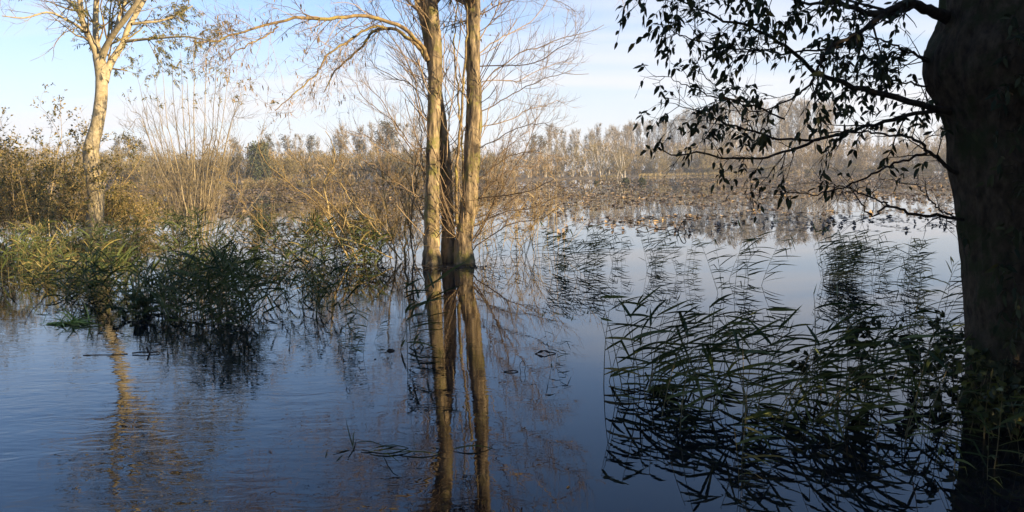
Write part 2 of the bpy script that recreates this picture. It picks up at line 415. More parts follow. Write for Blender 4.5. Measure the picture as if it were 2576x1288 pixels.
def make_poplar(seed, H=20.0, mist=3):
    r = np.random.default_rng(seed); tr, cr = Geo(), Geo()
    P, R = grow(r, [(0, 0, -.2)], [(0, 0, 1)], H, .18, 12, wig=.03, tip=.15); tubes(tr, P, R, 6)
    B, BR = sprout(r, P, R, 54, (.30, .99), (20, 48), (2.2, 4.8), .4, .03, 6, (0, 0, .35), .1); tubes(tr, B[:14], BR[:14], 3); tubes(cr, B[14:], BR[14:], 3)
    C, CR = sprout(r, B, BR, 7, (.15, 1), (20, 55), (.7, 1.6), .5, .018, 4, (0, 0, .3), .12); tubes(cr, C, CR, 3)
    b, d = tips(C, 0, 4, r)
    leaves(cr, b, d + r.normal(0, .6, d.shape), r.uniform(.3, .7, len(b)), r.uniform(.05, .11, len(b)), r, simple=True)
    parts = [('trunk', tr, MT['far_trunk']), ('crown', cr, MT['far_twig'])]
    for q in range(mist):
        mg = Geo(); i = r.integers(5, 40); c = B[i, 3]; rad = r.uniform(.35, .6); n = 90
        leaves(mg, cloud(r, n, c, (rad,) * 3, .6), r.normal(0, 1, (n, 3)), .3, .16, r, simple=True)
        parts.append(('mistletoe', mg, MT['mistletoe']))
    return proto('poplar', parts)

def make_scrub(seed, H=5.5, W=2.6, mt='far_scrub', stems=9, n_sl=2, tm='far_bark', up=.25, dens=7, taper=0.5):
    r = np.random.default_rng(seed); tr, cr = Geo(), Geo()
    a = r.uniform(0, 6.28, stems); sp = r.uniform(.1, taper, stems)
    d = np.stack([np.cos(a) * sp, np.sin(a) * sp, np.ones(stems)], -1)
    st = np.stack([np.cos(a) * W * .12, np.sin(a) * W * .12, np.full(stems, -.2)], -1)
    P, R = grow(r, st, d, r.uniform(.7, 1.0, stems) * H, .07 * H / 5.5, 8, wig=.1, tip=.25); tubes(tr, P, R, 4)
    B, BR = sprout(r, P, R, 9, (.15, 1), (25, 65), (.18 * H, .36 * H), .5, .02, 5, (0, 0, up), .15); tubes(cr, B, BR, 3)
    C, CR = sprout(r, B, BR, dens, (.1, 1), (20, 70), (.09 * H, .17 * H), .5, .014, 4, (0, 0, up), .2); tubes(cr, C, CR, 3)
    b, dd = tips(C, 0, n_sl, r)
    leaves(cr, b, dd + r.normal(0, .6, dd.shape), r.uniform(.2, .5, len(b)), r.uniform(.04, .10, len(b)), r, simple=True)
    return proto('willow_scrub', [('trunk', tr, MT[tm]), ('crown', cr, MT[mt])])

def make_crowned(seed, H, mt, name, crown_from=.35, W=.22, n_cl=26, leafn=70, tm='far_bark', clump=.09, lw=.14, power=.5):
    r = np.random.default_rng(seed); tr, cr = Geo(), Geo()
    P, R = grow(r, [(0, 0, -.2)], [(0, 0, 1)], H * .95, .018 * H, 10, wig=.06, tip=.2); tubes(tr, P, R, 6)
    B, BR = sprout(r, P, R, n_cl, (crown_from, .98), (30, 70), (W * H * .6, W * H * 1.3), .4, .02, 5, (0, 0, .3), .15); tubes(tr, B, BR, 3)
    C, CR = sprout(r, B, BR, 3, (.3, 1), (30, 60), (.06 * H, .12 * H), .5, .015, 4, (0, 0, .2), .2); tubes(tr, C, CR, 3)
    cs = np.concatenate([B[:, -1], B[:, -2], C[:, -1]]); 
    for c in cs:
        if r.random() < .12: continue
        k = int(leafn * r.uniform(.4, 1.2) / 3)
        leaves(cr, cloud(r, k, c, np.array((1, 1, .7)) * clump * H * r.uniform(.6, 1.2), power), r.normal(0, 1, (k, 3)), r.uniform(.2, .45, k), lw, r, simple=True)
    return proto(name, [('trunk', tr, MT[tm]), ('crown', cr, MT[mt])])

POP = [make_poplar(11 + i, 20.0, (3, 0, 5, 1)[i]) for i in range(4)]
SCR = [make_scrub(31 + i) for i in range(4)]
RUS = [make_scrub(41 + i, 5.0, 3.0, 'far_rust', taper=.7) for i in range(3)]
BIR = [make_scrub(51 + i, 9.5, 2.2, 'far_scrub', 4, 2, 'far_trunk', .3, 9, .28) for i in range(3)]
GRY = [make_crowned(61 + i, 12.0, 'far_dark', 'tall_tree', .45, .16, 22, 45, clump=.06, lw=.16) for i in range(3)]
GRN = make_crowned(71, 6.4, 'far_green', 'evergreen_tree', .1, .33, 60, 110, clump=.12, lw=.16)
LOW = [make_scrub(81 + i, 2.2, 2.6, ('far_rust', 'far_scrub')[i], 10, 3, up=.1, taper=1.1) for i in range(2)]
ISL = make_crowned(91, 2.2, 'far_green', 'lake_shrub', .05, .5, 40, 90, clump=.16, lw=.14)

used = set()
wr = np.random.default_rng(5)
def plant(protos, xs, D, height, base_h, label, cat, group, name=None):
    for k, x in enumerate(xs):
        o = protos[wr.integers(len(protos))] if len(protos) > 1 else protos[0]
        Y = D[0] + (D[1] - D[0]) * wr.random()
        p = at(x, 440, Y); X = p[0]
        z = max(land(X, Y), 0) if Y > shore_y(X) - 2 else -.3
        hh = wr.uniform(*height) if not callable(height) else height(x)
        s = hh / base_h; w = s * wr.uniform(.85, 1.2)
        if o.name not in used:
            used.add(o.name); c = o; c.location = (X, Y, z); c.rotation_euler = (0, 0, wr.uniform(0, 6.28)); c.scale = (w, w, s)
            tag(c, label, cat, group)
        else:
            c = copy_tree(o, (X, Y, z), wr.uniform(0, 6.28), (w, w, s), label, group); c['category'] = cat
def spread(a, b, n): return np.linspace(a, b, n) + wr.uniform(-.45, .45, n) * (b - a) / max(n - 1, 1)

plant(POP, spread(1560, 2090, 72), (262, 300), lambda x: np.interp(x, (1570, 1700, 1800, 2090), (16, 18.5, 21.5, 23)) * wr.uniform(.93, 1.06), 20,
      'tall bare white-trunked poplar in the tallest grove across the lake', 'tree', 'poplars in the grove across the lake')
plant(POP, spread(1380, 1580, 22), (225, 250), (12, 14.5), 20, 'slender bare tree behind the tan birches across the lake', 'tree', 'bare trees behind the tan birches')
plant(POP, spread(2090, 2440, 28), (262, 290), (12, 15.5), 20, 'bare grey tree across the lake just left of the dark right trunk', 'tree', 'bare grey trees beside the right trunk')
plant(POP, spread(580, 1060, 24), (165, 190), lambda x: np.interp(x, (600, 740, 960, 1060), (8, 9.5, 12, 12)) * wr.uniform(.9, 1.08), 20,
      'thin bare grey tree above the tan willow scrub left of the three-stemmed tree', 'tree', 'bare trees above the willow scrub')
plant(GRY, list(spread(760, 1060, 8)) + [1335, 1350, 610, 690], (170, 188), lambda x: (13 if 940 < x < 1060 else 10.5) * wr.uniform(.9, 1.05), 12,
      'tall thin tree with a sparse dark top above the willow scrub across the lake', 'tree', 'dark-topped trees across the lake')
plant(GRY, [300, 330, 355], (138, 150), (8.5, 9.5), 12, 'dark-topped tree across the lake just right of the pale left trunk', 'tree', 'dark-topped trees beside the left trunk')
plant(BIR, spread(1235, 1570, 17), (185, 205), (7.0, 9.4), 9.5, 'golden tan birch with pale trunk on the shore right of the three-stemmed tree', 'tree', 'golden birches across the lake')
plant(SCR, spread(1570, 1790, 12), (218, 235), (6.2, 8.5), 5.5, 'rounded tan willow at the foot of the pale poplars across the lake', 'shrub', 'tan willows under the poplars')
plant(RUS, spread(1760, 2420, 34), (226, 242), (6.0, 8.5), 5.0, 'rusty brown bare shrub along the shore behind the hanging ash leaves', 'shrub', 'rusty shrubs on the right shore')
plant(SCR, spread(690, 1240, 34), (146, 164), (5.0, 6.6), 5.5, 'tan bare willow shrub across the water behind the three-stemmed tree', 'shrub', 'tan willow scrub behind the three-stemmed tree')
plant(SCR, spread(250, 640, 24), (124, 142), (4.9, 6.4), 5.5, 'pale tan willow shrub across the water behind the coppiced stems', 'shrub', 'tan willow scrub behind the coppice')
plant(SCR, spread(-260, 240, 16), (120, 140), (5.5, 7.5), 5.5, 'tan willow shrub across the water behind the bush on the left edge', 'shrub', 'tan willow scrub behind the left bush')
plant([GRN], [655], (126, 127), (6.3, 6.4), 6.4, 'solitary dark green bushy tree on the far shore left of the three-stemmed tree', 'tree', None)
plant([make_scrub(95, 4.8, 2.6, 'far_scrub', 12, 4, dens=9)], [708], (128, 129), (5.0, 5.1), 4.8, 'olive green rounded bush right beside the dark green tree on the far shore', 'shrub', None)
plant(RUS, spread(2420, 2760, 12), (226, 242), (6.5, 9), 5.0, 'rusty brown bare shrub far behind the dark right trunk', 'shrub', 'rusty shrubs behind the right trunk')
plant(LOW, spread(1250, 2450, 46), (216, 226), (1.8, 3.4), 2.2, 'low brown bush at the waterline of the right-hand far shore', 'shrub', 'low bushes along the right far shore')
plant(LOW, spread(300, 1250, 40), (118, 124), (1.2, 2.0), 2.2, 'low brown bush at the waterline of the left-hand far shore', 'shrub', 'low bushes along the left far shore')
for x, y, h, lab in ((1574, 460, 1.5, 'dark green shrub in the lake before the poplars, left one of the pair'), (1613, 460, 1.45, 'dark green shrub in the lake before the poplars, right one of the pair'),
                     (1499, 462, 1.0, 'small pale green shrub alone in the lake before the golden birches')):
    p = onwater(x, y)
    q = h / 2.2
    if x == 1574: c = ISL; c.location = (p[0], p[1], -.3); c.scale = (q * .8, q * .8, q * .55)
    else: c = copy_tree(ISL, (p[0], p[1], -.3), x, (q * .8, q * .8, q * .55))
    tag(c, lab, 'shrub')

# the wood behind the front trees, one mass
g = Geo(); r = np.random.default_rng(3); n = 60000
X = r.uniform(-210, 230, n); back = r.uniform(14, 40, n); Yb = np.array([shore_y(x) for x in X]) + back
hgt = 3.5 + 4.0 * np.array([0.5 + noise.noise(Vector((x * .07, y * .05, 0))) for x, y in zip(X, Yb)]) + (X > 20) * 3.0
Z = .2 + r.random(n) ** .8 * np.maximum(hgt, 2)
leaves(g, np.stack([X, Yb, Z], -1), r.normal(0, .6, (n, 3)) + (0, 0, .8), r.uniform(.8, 1.8, n), r.uniform(.07, .18, n), r, simple=True)
tag(g.obj('woodland', MT['far_rust']), kind='stuff')
# yellow marsh grass in front of the far shore on the right
g = Geo(); n = 16000; X = r.uniform(20, 110, n); Yb = np.array([shore_y(x) for x in X]) - r.random(n) ** 2 * 10 + 1
keep = np.array([noise.noise(Vector((x * .09, y * .2, 3))) for x, y in zip(X, Yb)]) > .16
X, Yb = X[keep], Yb[keep]; n = len(X)
leaves(g, np.stack([X, Yb, np.zeros(n)], -1), r.normal(0, .25, (n, 3)) + (0, 0, 1), r.uniform(.4, 1.1, n), .08, r, simple=True)
tag(g.obj('marsh_grass', MT['marsh']), kind='stuff')

# ================================================================== LEFT ASH
def build_tree(name, base, label, cat, parts):
    t = thing(name, base, label, cat)
    for nm, g, m in parts: g.obj(nm, m, t, origin=base)
    return t

r = np.random.default_rng(21)
b0 = onwater(238, 592); Y0 = b0[1]; base = (b0[0], b0[1], 0.0)
tr = Geo()
P, R = limb([(236, 640, Y0, 50), (236, 592, Y0, 44), (239, 540, Y0, 40), (240, 480, Y0, 38), (231, 410, Y0, 38), (229, 372, Y0, 36), (243, 320, Y0, 31), (253, 260, Y0, 29), (256, 205, Y0, 28), (252, 165, Y0, 28), (247, 138, Y0, 27)], 40)
bumpy_trunk(tr, P, R, 20, .10, .05, 3.0)
LA = {  # limbs of the left ash
    'a': [(249, 152, 0, 20), (236, 118, 0, 17), (222, 88, -.2, 15), (207, 50, -.4, 14), (201, 0, -.5, 13), (196, -70, -.6, 11), (180, -180, -.8, 8), (170, -330, -1, 3)],
    'a2': [(214, 78, -.3, 9), (190, 62, -.6, 7), (172, 52, -.9, 6), (122, 31, -1.5, 5), (62, 45, -2, 4), (5, 40, -2.4, 2.5)],
    'a3': [(204, 40, -.4, 9), (185, 15, -.2, 8), (150, -20, .4, 6), (90, -110, 1, 4), (60, -190, 1, 2)],
    'b': [(250, 148, .2, 17), (243, 105, .5, 15), (240, 70, .7, 14), (243, 0, 1, 13), (248, -100, 1.2, 10), (250, -260, 1.5, 6), (240, -400, 1.6, 2)],
    'c': [(253, 150, 0, 19), (270, 112, -.2, 15), (288, 82, -.4, 14), (314, 48, -.6, 13), (345, 5, -.8, 12), (375, -60, -1, 10), (410, -180, -1.3, 6), (430, -300, -1.4, 2)],
    'c2': [(296, 72, -.4, 9), (300, 40, -.1, 8), (315, 0, .2, 7), (320, -90, .6, 5), (330, -200, .8, 2)],
    'd': [(262, 205, 0, 22), (272, 172, .3, 17), (286, 145, .5, 16), (308, 112, .8, 14), (322, 72, 1, 13), (352, 18, 1.3, 12), (385, -40, 1.5, 9), (450, -150, 2, 5), (500, -240, 2, 2)],
    'd2': [(318, 104, .8, 8), (350, 100, .6, 6.5), (400, 96, .3, 5.5), (470, 92, 0, 4.5), (540, 106, -.3, 2.5)],
    'd3': [(334, 60, 1, 8), (370, 56, 1, 6), (405, 52, 1.2, 5), (450, 35, 1.5, 4), (485, 14, 1.7, 2.5)],
    'e': [(201, -20, -.5, 8), (235, -70, -1.5, 6), (290, -150, -2, 4), (310, -240, -2.4, 2)],
}
tw, lf = Geo(), Geo(); limbs_ = []
for k_, pts in LA.items():
    P, R = limb([(x, y, Y0 + d, w) for x, y, d, w in pts], 22)
    limbs_.append((P, R))
PP = np.array([p for p, _ in limbs_]); RR = np.array([q for _, q in limbs_])
tb = thing('ash_tree', base, 'pale smooth-barked tree forking into several limbs, lit by the sun on the left', 'tree')
tr.obj('trunk', MT['bark_pale'], tb, origin=base)
for P, R in limbs_:
    lg = Geo(); bumpy_trunk(lg, P, R, 10, .12, .08, P[0][0]); lg.obj('limb', MT['bark_pale'], tb, origin=base)
B, BR = sprout(r, PP, RR, 13, (.12, 1), (30, 70), (.6, 2.0), .32, .008, 8, (0, 0, .15), .2)
C, CR = sprout(r, B, BR, 6, (.15, 1), (25, 65), (.25, .8), .5, .004, 5, (0, 0, .05), .22)
tubes(tw, B, BR, 4); tubes(tw, C, CR, 3)
xs = C[:, -1, 0]; zs = C[:, -1, 2]
bx, dx_ = tips(C, .2, 4, r)
nl = noise.noise
dens = np.array([nl(Vector(p * .7)) for p in bx]) + .9 * (bx[:, 0] > base[0] + .35) - .35 + .8 * (bx[:, 2] > 7.5)
keep = (dens > .12) & (r.random(len(bx)) < .62)
compound(lf, bx[keep], dx_[keep], r, (.14, .24), (.07, .11), 3, tw, .4, .34)
tw.obj('twigs', MT['limb_moss'], tb, origin=base)
lf.obj('crown', MT['leaf_sun'], tb, origin=base)

# ================================================================== TWIN-STEMMED TREE IN THE WATER
r = np.random.default_rng(22)
b0 = onwater(1125, 662); Y0 = b0[1]; base = (b0[0], b0[1], 0.0)
tt = thing('alder_tree', base, 'bare tree with three furrowed stems rising from the open water in the centre', 'tree')
STEMS = [
    [(1088, 720, -.1, 54), (1087, 660, -.1, 52), (1086, 620, -.1, 43), (1086, 560, -.05, 40), (1088, 440, 0, 37), (1090, 330, .05, 35), (1095, 200, .08, 37), (1093, 100, .08, 36), (1083, 0, .05, 34), (1077, -120, .1, 30), (1072, -300, .2, 22), (1070, -460, .2, 12)],
    [(1129, 720, .25, 44), (1128, 664, .25, 42), (1126, 560, .28, 34), (1122, 450, .33, 33), (1116, 370, .38, 33), (1108, 300, .4, 32), (1096, 220, .3, 30), (1082, 130, .2, 26), (1068, 60, .1, 22), (1051, 0, .1, 20), (1030, -80, .2, 16), (1010, -200, .4, 12), (1000, -330, .6, 6)],
    [(1170, 730, -.05, 62), (1169, 668, -.05, 60), (1166, 620, -.05, 50), (1170, 570, 0, 46), (1180, 520, 0, 45), (1185, 450, 0, 42), (1190, 350, 0, 43), (1193, 270, 0, 42), (1191, 190, 0, 38), (1190, 100, 0, 37), (1191, 0, 0, 36), (1193, -140, 0, 31), (1200, -300, 0, 22), (1206, -460, 0, 11)]]
SP, SR = [], []
for i, pts in enumerate(STEMS):
    P, R = limb([(x, y, Y0 + d, w * .98) for x, y, d, w in pts], 120)
    sg = Geo(); bumpy_trunk(sg, P, R, 40, .10, .08, i * 7.3, .16, furrow=.16); sg.obj('stem', MT['bark_twin'], tt, origin=base)
    SP.append(P); SR.append(R)
LIMBS = {  # thick arching limbs
    'l1': [(1076, 150, 0, 11), (1060, 112, -.2, 9), (1024, 76, -.4, 10), (974, 54, -.6, 9.5), (924, 41, -.8, 9), (874, 44, -1, 8.5), (814, 49, -1.2, 8), (759, 45, -1.4, 7.5), (699, 56, -1.6, 6.5), (634, 76, -1.8, 5.5), (590, 85, -2, 4.5), (544, 104, -2.2, 3.5), (480, 104, -2.3, 2)],
    'l2': [(1075, 152, .1, 12), (1056, 122, .1, 10), (1030, 98, .1, 9), (994, 75, .2, 8), (962, 72, .3, 8), (934, 83, .4, 7), (914, 112, .5, 6), (874, 150, .6, 5), (839, 182, .7, 4), (814, 235, .8, 2)],
    'l3': [(975, 72, .2, 7), (944, 66, 0, 6.5), (894, 92, -.2, 6), (844, 125, -.4, 5), (814, 152, -.5, 4.5), (794, 190, -.6, 4), (734, 240, -.8, 3), (694, 278, -1, 2)],
    'l4': [(700, 56, -1.6, 4.5), (680, 85, -1.7, 4), (640, 105, -1.9, 3.5), (600, 125, -2, 3), (560, 155, -2.1, 2)],
    'l5': [(1085, -70, 0, 12), (1040, -120, -.6, 10), (950, -170, -1.2, 8), (820, -190, -1.8, 6), (700, -160, -2, 4), (620, -110, -2.2, 2)],
    'l6': [(1193, -100, 0, 11), (1250, -160, -.6, 9), (1340, -200, -1, 7), (1450, -190, -1.4, 5), (1540, -120, -1.6, 3.5), (1570, -20, -1.6, 2)],
    'l7': [(1062, -60, .4, 11), (1000, -130, 1, 9), (900, -160, 1.4, 7), (800, -150, 1.8, 4), (740, -100, 2, 2)],
    'l8': [(1150, 562, -.1, 9), (1148, 450, -.1, 7), (1156, 350, -.15, 6.5), (1165, 250, -.2, 6), (1170, 150, -.2, 5), (1176, 50, -.2, 4.5), (1166, -40, -.2, 3), (1150, -120, -.2, 2)],
    'l9': [(1160, 540, .3, 6), (1165, 430, .4, 5), (1158, 300, .5, 4.5), (1148, 200, .5, 4), (1142, 100, .5, 3.5), (1152, 0, .5, 3)],
}
LP, LR = [], []
for k_, pts in LIMBS.items():
    P, R = limb([(x, y, Y0 + d, w) for x, y, d, w in pts], 34, .012, len(LP))
    lg = Geo(); bumpy_trunk(lg, P, R, 9, .14, .14, len(LP) * 3.1); lg.obj('limb', MT['limb_moss'], tt, origin=base)
    LP.append(P); LR.append(R)
FINE = [  # thin arching branches: right fan, left shoots
    [(1195, 250, 4), (1230, 190, 4), (1275, 160, 3.5), (1310, 130, 3.2), (1365, 117, 3), (1410, 97, 2.6), (1470, 85, 2.2), (1520, 65, 1.5)],
    [(1203, 167, 4), (1265, 165, 3.5), (1325, 162, 3.2), (1375, 147, 3), (1400, 122, 2.6), (1435, 107, 2), (1460, 70, 1.3)],
    [(1200, 290, 4), (1240, 267, 3.5), (1275, 245, 3.2), (1315, 225, 3), (1365, 200, 2.6), (1410, 187, 2.2), (1480, 188, 1.4)],
    [(1200, 320, 4), (1240, 312, 3.5), (1285, 300, 3), (1330, 277, 2.6), (1375, 265, 2), (1405, 252, 1.4)],
    [(1202, 105, 4), (1230, 60, 3.6), (1262, 0, 3), (1290, -60, 2), (1310, -130, 1)],
    [(1202, 138, 4), (1250, 100, 3.5), (1300, 75, 3), (1350, 40, 2.4), (1378, 0, 2), (1400, -50, 1)],
    [(1202, 210, 3.5), (1250, 200, 3), (1300, 205, 2.6), (1350, 180, 2.2), (1400, 160, 2), (1440, 160, 1.3)],
    [(1202, 40, 4), (1260, 10, 3), (1330, -10, 2.6), (1400, 0, 2), (1450, 30, 1.4)],
    [(1195, 380, 3.5), (1250, 350, 3), (1310, 320, 2.6), (1370, 312, 2), (1400, 322, 1.2)],
    [(1190, 600, 5), (1240, 520, 4.4), (1290, 430, 4), (1330, 360, 3), (1350, 300, 2)],
    [(1190, 612, 5), (1230, 540, 4.4), (1260, 450, 3.6), (1275, 380, 3), (1288, 320, 2)],
    [(1195, 500, 4), (1260, 492, 3.4), (1330, 480, 3), (1395, 450, 2)],
    [(1190, 570, 4), (1270, 534, 3.4), (1340, 522, 3), (1385, 500, 1.6)],
    [(1195, 460, 4), (1240, 420, 3.4), (1290, 390, 3), (1340, 382, 2.4), (1385, 392, 1.4)],
    [(1190, 630, 4), (1240, 590, 3.6), (1300, 560, 3), (1360, 550, 2), (1410, 520, 1.2)],
    [(1190, 520, 4), (1240, 460, 3.6), (1300, 420, 3), (1350, 420, 2)],
    [(1190, 545, 4), (1220, 480, 3.6), (1250, 400, 3), (1300, 350, 2.2), (1330, 330, 1.4)],
    [(1072, 440, 4), (1040, 380, 3.5), (1000, 330, 3), (960, 250, 2.4), (905, 200, 1.6)],
    [(1072, 330, 4), (1040, 200, 3.4), (1010, 130, 3), (960, 60, 2.4), (930, 0, 2), (900, -60, 1)],
    [(1074, 300, 3.6), (1049, 235, 3.2), (1024, 205, 3), (994, 195, 2.6), (944, 165, 2.2), (920, 135, 1.4)],
    [(1072, 372, 4), (1039, 368, 3.4), (1004, 320, 3), (959, 280, 2.6), (919, 250, 2), (894, 208, 1.4)],
    [(1068, 420, 3.6), (1000, 400, 3), (940, 352, 2.4), (890, 330, 1.4)],
    [(1068, 500, 3.6), (1010, 470, 3), (950, 420, 2.6), (900, 400, 2), (850, 350, 1.2)],
    [(1076, 250, 3.4), (1050, 150, 3), (1020, 60, 2.4), (985, 0, 2), (960, -60, 1)],
    [(1076, 200, 3.4), (1030, 180, 2.6), (980, 110, 2), (900, 20, 1.6), (860, -20, 1)],
    [(1130, 330, 4), (1142, 200, 3.4), (1156, 100, 3), (1162, 0, 2.4), (1140, -80, 1.4)],
    [(1120, 420, 3.6), (1128, 300, 3), (1120, 200, 2.4), (1135, 80, 2), (1130, 0, 1.4)],
    [(1070, 560, 4), (1040, 470, 3.4), (1052, 380, 3), (1040, 300, 2.4), (1050, 200, 1.6)],
    [(1068, 460, 4), (1060, 380, 3.4), (1056, 300, 3), (1040, 220, 2.4), (1030, 150, 1.6)],
]
FP, FR = [], []
for i, pts in enumerate(FINE):
    n_ = len(pts); dz = r.uniform(-1.1, 1.1); s0 = .1 if pts[0][0] > 1150 else 0
    P, R = limb([(x, y, Y0 + dz * j / n_, w) for j, (x, y, w) in enumerate(pts)], 16, .012, i); FP.append(P); FR.append(R)
FP, FR = np.array(FP), np.array(FR); LP, LR = np.array(LP), np.array(LR)
SPa, SRa = np.array(SP), np.array(SR)
tw, hang = Geo(), Geo()
FR = FR * .8
tubes(tw, FP, FR, 5)
# epicormic shoots straight off the stems
E, ER = sprout(r, SPa, SRa, 64, (.12, .95), (40, 75), (.5, 1.7), .12, .004, 8, (0, 0, .4), .16); ER = np.minimum(ER, .0075); tubes(tw, E, ER, 4)
A1, A1R = sprout(r, FP, FR, 18, (.15, 1), (20, 55), (.35, .95), .55, .0035, 7, (0, 0, .28), .16)
A2, A2R = sprout(r, A1, A1R, 5, (.2, 1), (20, 55), (.15, .42), .6, .0028, 5, (0, 0, .3), .15)
E2, E2R = sprout(r, E, ER, 4, (.2, 1), (20, 55), (.2, .6), .6, .003, 5, (0, 0, .3), .16)
for a in ((A1, A1R), (A2, A2R), (E2, E2R)): tubes(tw, *a, 3)
# drooping twigs with dangling catkins on the arching limbs
B1, B1R = sprout(r, LP[:7], LR[:7], 30, (.22, 1), (30, 80), (.4, 1.3), .3, .0035, 8, (-.1, 0, -.2), .2); B1R = np.minimum(B1R, .009)
B2, B2R = sprout(r, B1, B1R, 5, (.2, 1), (25, 65), (.2, .6), .6, .003, 6, (0, 0, -.05), .22)
B3, B3R = sprout(r, B2, B2R, 2, (.3, 1), (25, 60), (.08, .25), .7, .0026, 4, (0, 0, .2), .2)
for a in ((B1, B1R), (B2, B2R), (B3, B3R)): tubes(tw, *a, 3)
U, UR = sprout(r, SPa, SRa, 22, (.70, 1), (35, 70), (1.2, 3.0), .3, .01, 8, (0, 0, .15), .18); UR = np.minimum(UR, .03); tubes(tw, U, UR, 5)
U2, U2R = sprout(r, U, UR, 9, (.2, 1), (25, 60), (.4, 1.1), .5, .005, 6, (0, 0, .05), .2); tubes(tw, U2, U2R, 3)
U3, U3R = sprout(r, U2, U2R, 4, (.2, 1), (25, 60), (.15, .5), .6, .003, 5, (0, 0, .05), .2); tubes(tw, U3, U3R, 3)
tw.obj('twigs', MT['twig_red'], tt, origin=base)
b, d = tips(B2, .3, 2, r); k_ = r.random(len(b)) < .35
leaves(hang, b[k_], r.normal(0, .2, (k_.sum(), 3)) + (0, 0, -1), r.uniform(.05, .1, k_.sum()), .022, r, .1)
b, d = tips(U3, .2, 2, r); k_ = r.random(len(b)) < .5
leaves(hang, b[k_], r.normal(0, .5, (k_.sum(), 3)) + (0, 0, -.7), r.uniform(.05, .1, k_.sum()), .04, r, .2)
hang.obj('catkins', MT['leaf_tan'], tt, origin=base)
TWIN_Y = Y0

# ================================================================== BARE WILLOW SHRUBS
def shrub(name, stems, base, label, mt, seed, fan=0, fan_h=(1, 2), fan_dir=(0, 0, 1), fan_sp=.5, base_sp=(.4, .3), sub=10, sub2=5, L1=(.3, .8), L2=(.12, .4), leaf=None, leaf_n=0, leaf_sz=(.05, .08), r0=.012, up=.25, stem_m=None, k2=.0028, leafmat=None, wig=.12, comp=False, zmin=-9):
    r = np.random.default_rng(seed); st, tw, lf = Geo(), Geo(), Geo(); sets = []
    if stems:
        P = [limb(s, 18, .01, i) for i, s in enumerate(stems)]
        sets.append((np.array([p for p, _ in P]), np.array([q for _, q in P])))
    if fan:
        s0 = np.array(base) + np.stack([r.normal(0, base_sp[0], fan), r.normal(0, base_sp[1], fan), np.full(fan, -.15)], -1)
        d = np.array(fan_dir) + r.normal(0, fan_sp, (fan, 3)) * (1, 1, .25) + (s0 - base) * (.5, .3, 0)
        sets.append(grow(r, s0, d, r.uniform(*fan_h, fan), r.uniform(.6, 1.2, fan) * r0, 18, (0, 0, up * .6), wig, .25))
    P = np.concatenate([a for a, _ in sets]); R = np.concatenate([a for _, a in sets])
    tubes(st, P, R, 6)
    B, BR = sprout(r, P, R, sub, (.12, 1), (20, 55), L1, .5, .004, 7, (0, 0, up), wig * 1.3); tubes(tw, B, BR, 4)
    C, CR = sprout(r, B, BR, sub2, (.15, 1), (20, 60), L2, .6, k2, 5, (0, 0, up), wig * 1.4); tubes(tw, C, CR, 3)
    t = thing(name, base, label, 'shrub')
    st.obj('stems', MT[stem_m or mt], t, origin=base)
    if leaf_n:
        b, d = tips(C, .1, leaf_n, r)
        k = (np.array([noise.noise(Vector(p * 1.3)) for p in b]) + r.normal(0, .25, len(b)) > -.12) & (b[:, 2] > zmin); b, d = b[k], d[k]
        if comp: compound(lf, b, d, r, (.1, .17), leaf_sz, 3, tw, .3, .3)
        else: leaves(lf, b, d + r.normal(0, .6, d.shape), r.uniform(*leaf_sz, len(b)), r.uniform(.35, .5, len(b)) * leaf_sz[1], r, .3)
    tw.obj('twigs', MT[mt], t, origin=base)
    if leaf_n: lf.obj('foliage', MT[leafmat], t, origin=base)
    return t

Yw = TWIN_Y + .6
W8 = lambda L, dz=0: [(x, y, Yw + dz, w * .62) for x, y, w in L]
b = onwater(960, 648)
shrub('willow_shrub', [
    W8([(880, 655, 8), (844, 590, 8), (824, 515, 7), (814, 465, 6), (839, 415, 5), (839, 375, 4), (820, 330, 2.5)]),
    W8([(900, 655, 7), (870, 600, 7), (840, 550, 6), (764, 487, 5), (714, 450, 4.5), (679, 420, 4), (654, 380, 3), (647, 340, 2)], -.3),
    W8([(920, 655, 7), (894, 590, 6), (844, 525, 5), (794, 480, 4), (774, 435, 3.5), (744, 400, 3), (729, 375, 2)], .3),
    W8([(1020, 660, 10), (1019, 600, 9), (1020, 550, 8), (1030, 500, 6), (1042, 440, 5), (1050, 380, 3)]),
    W8([(1042, 660, 7), (1032, 570, 6), (1046, 470, 5), (1058, 390, 3), (1060, 330, 2)], .2),
    W8([(1000, 660, 6), (980, 565, 5), (965, 480, 4.5), (960, 420, 3.5), (945, 360, 2)], .4),
    W8([(1010, 655, 6), (935, 565, 5), (880, 500, 4), (850, 450, 3), (790, 395, 2)], -.2),
    W8([(990, 650, 5), (900, 610, 4.4), (830, 590, 3.5), (750, 555, 2)], -.4),
    W8([(1040, 600, 4.5), (1000, 490, 4), (940, 425, 3), (885, 375, 2)], .1),
], b, 'golden bare willow scrub spreading over the water left of the three-stemmed tree', 'twig_gold', 31,
      fan=46, fan_h=(1.0, 2.5), fan_dir=(-.2, 0, .9), fan_sp=.42, base_sp=(.9, .45), sub=12, sub2=6, r0=.009, leaf_n=1, leaf_sz=(.03, .05), leafmat='leaf_tan')

b = onwater(1285, 640)
shrub('willow_shrub', [], b, 'thin golden bare shrub fanning out of the water just right of the three-stemmed tree', 'twig_gold', 33,
      fan=24, fan_h=(.9, 2.3), fan_dir=(.05, .2, 1), fan_sp=.36, base_sp=(.55, .5), sub=8, sub2=4, r0=.008, leaf_n=1, leaf_sz=(.03, .05), leafmat='leaf_tan')

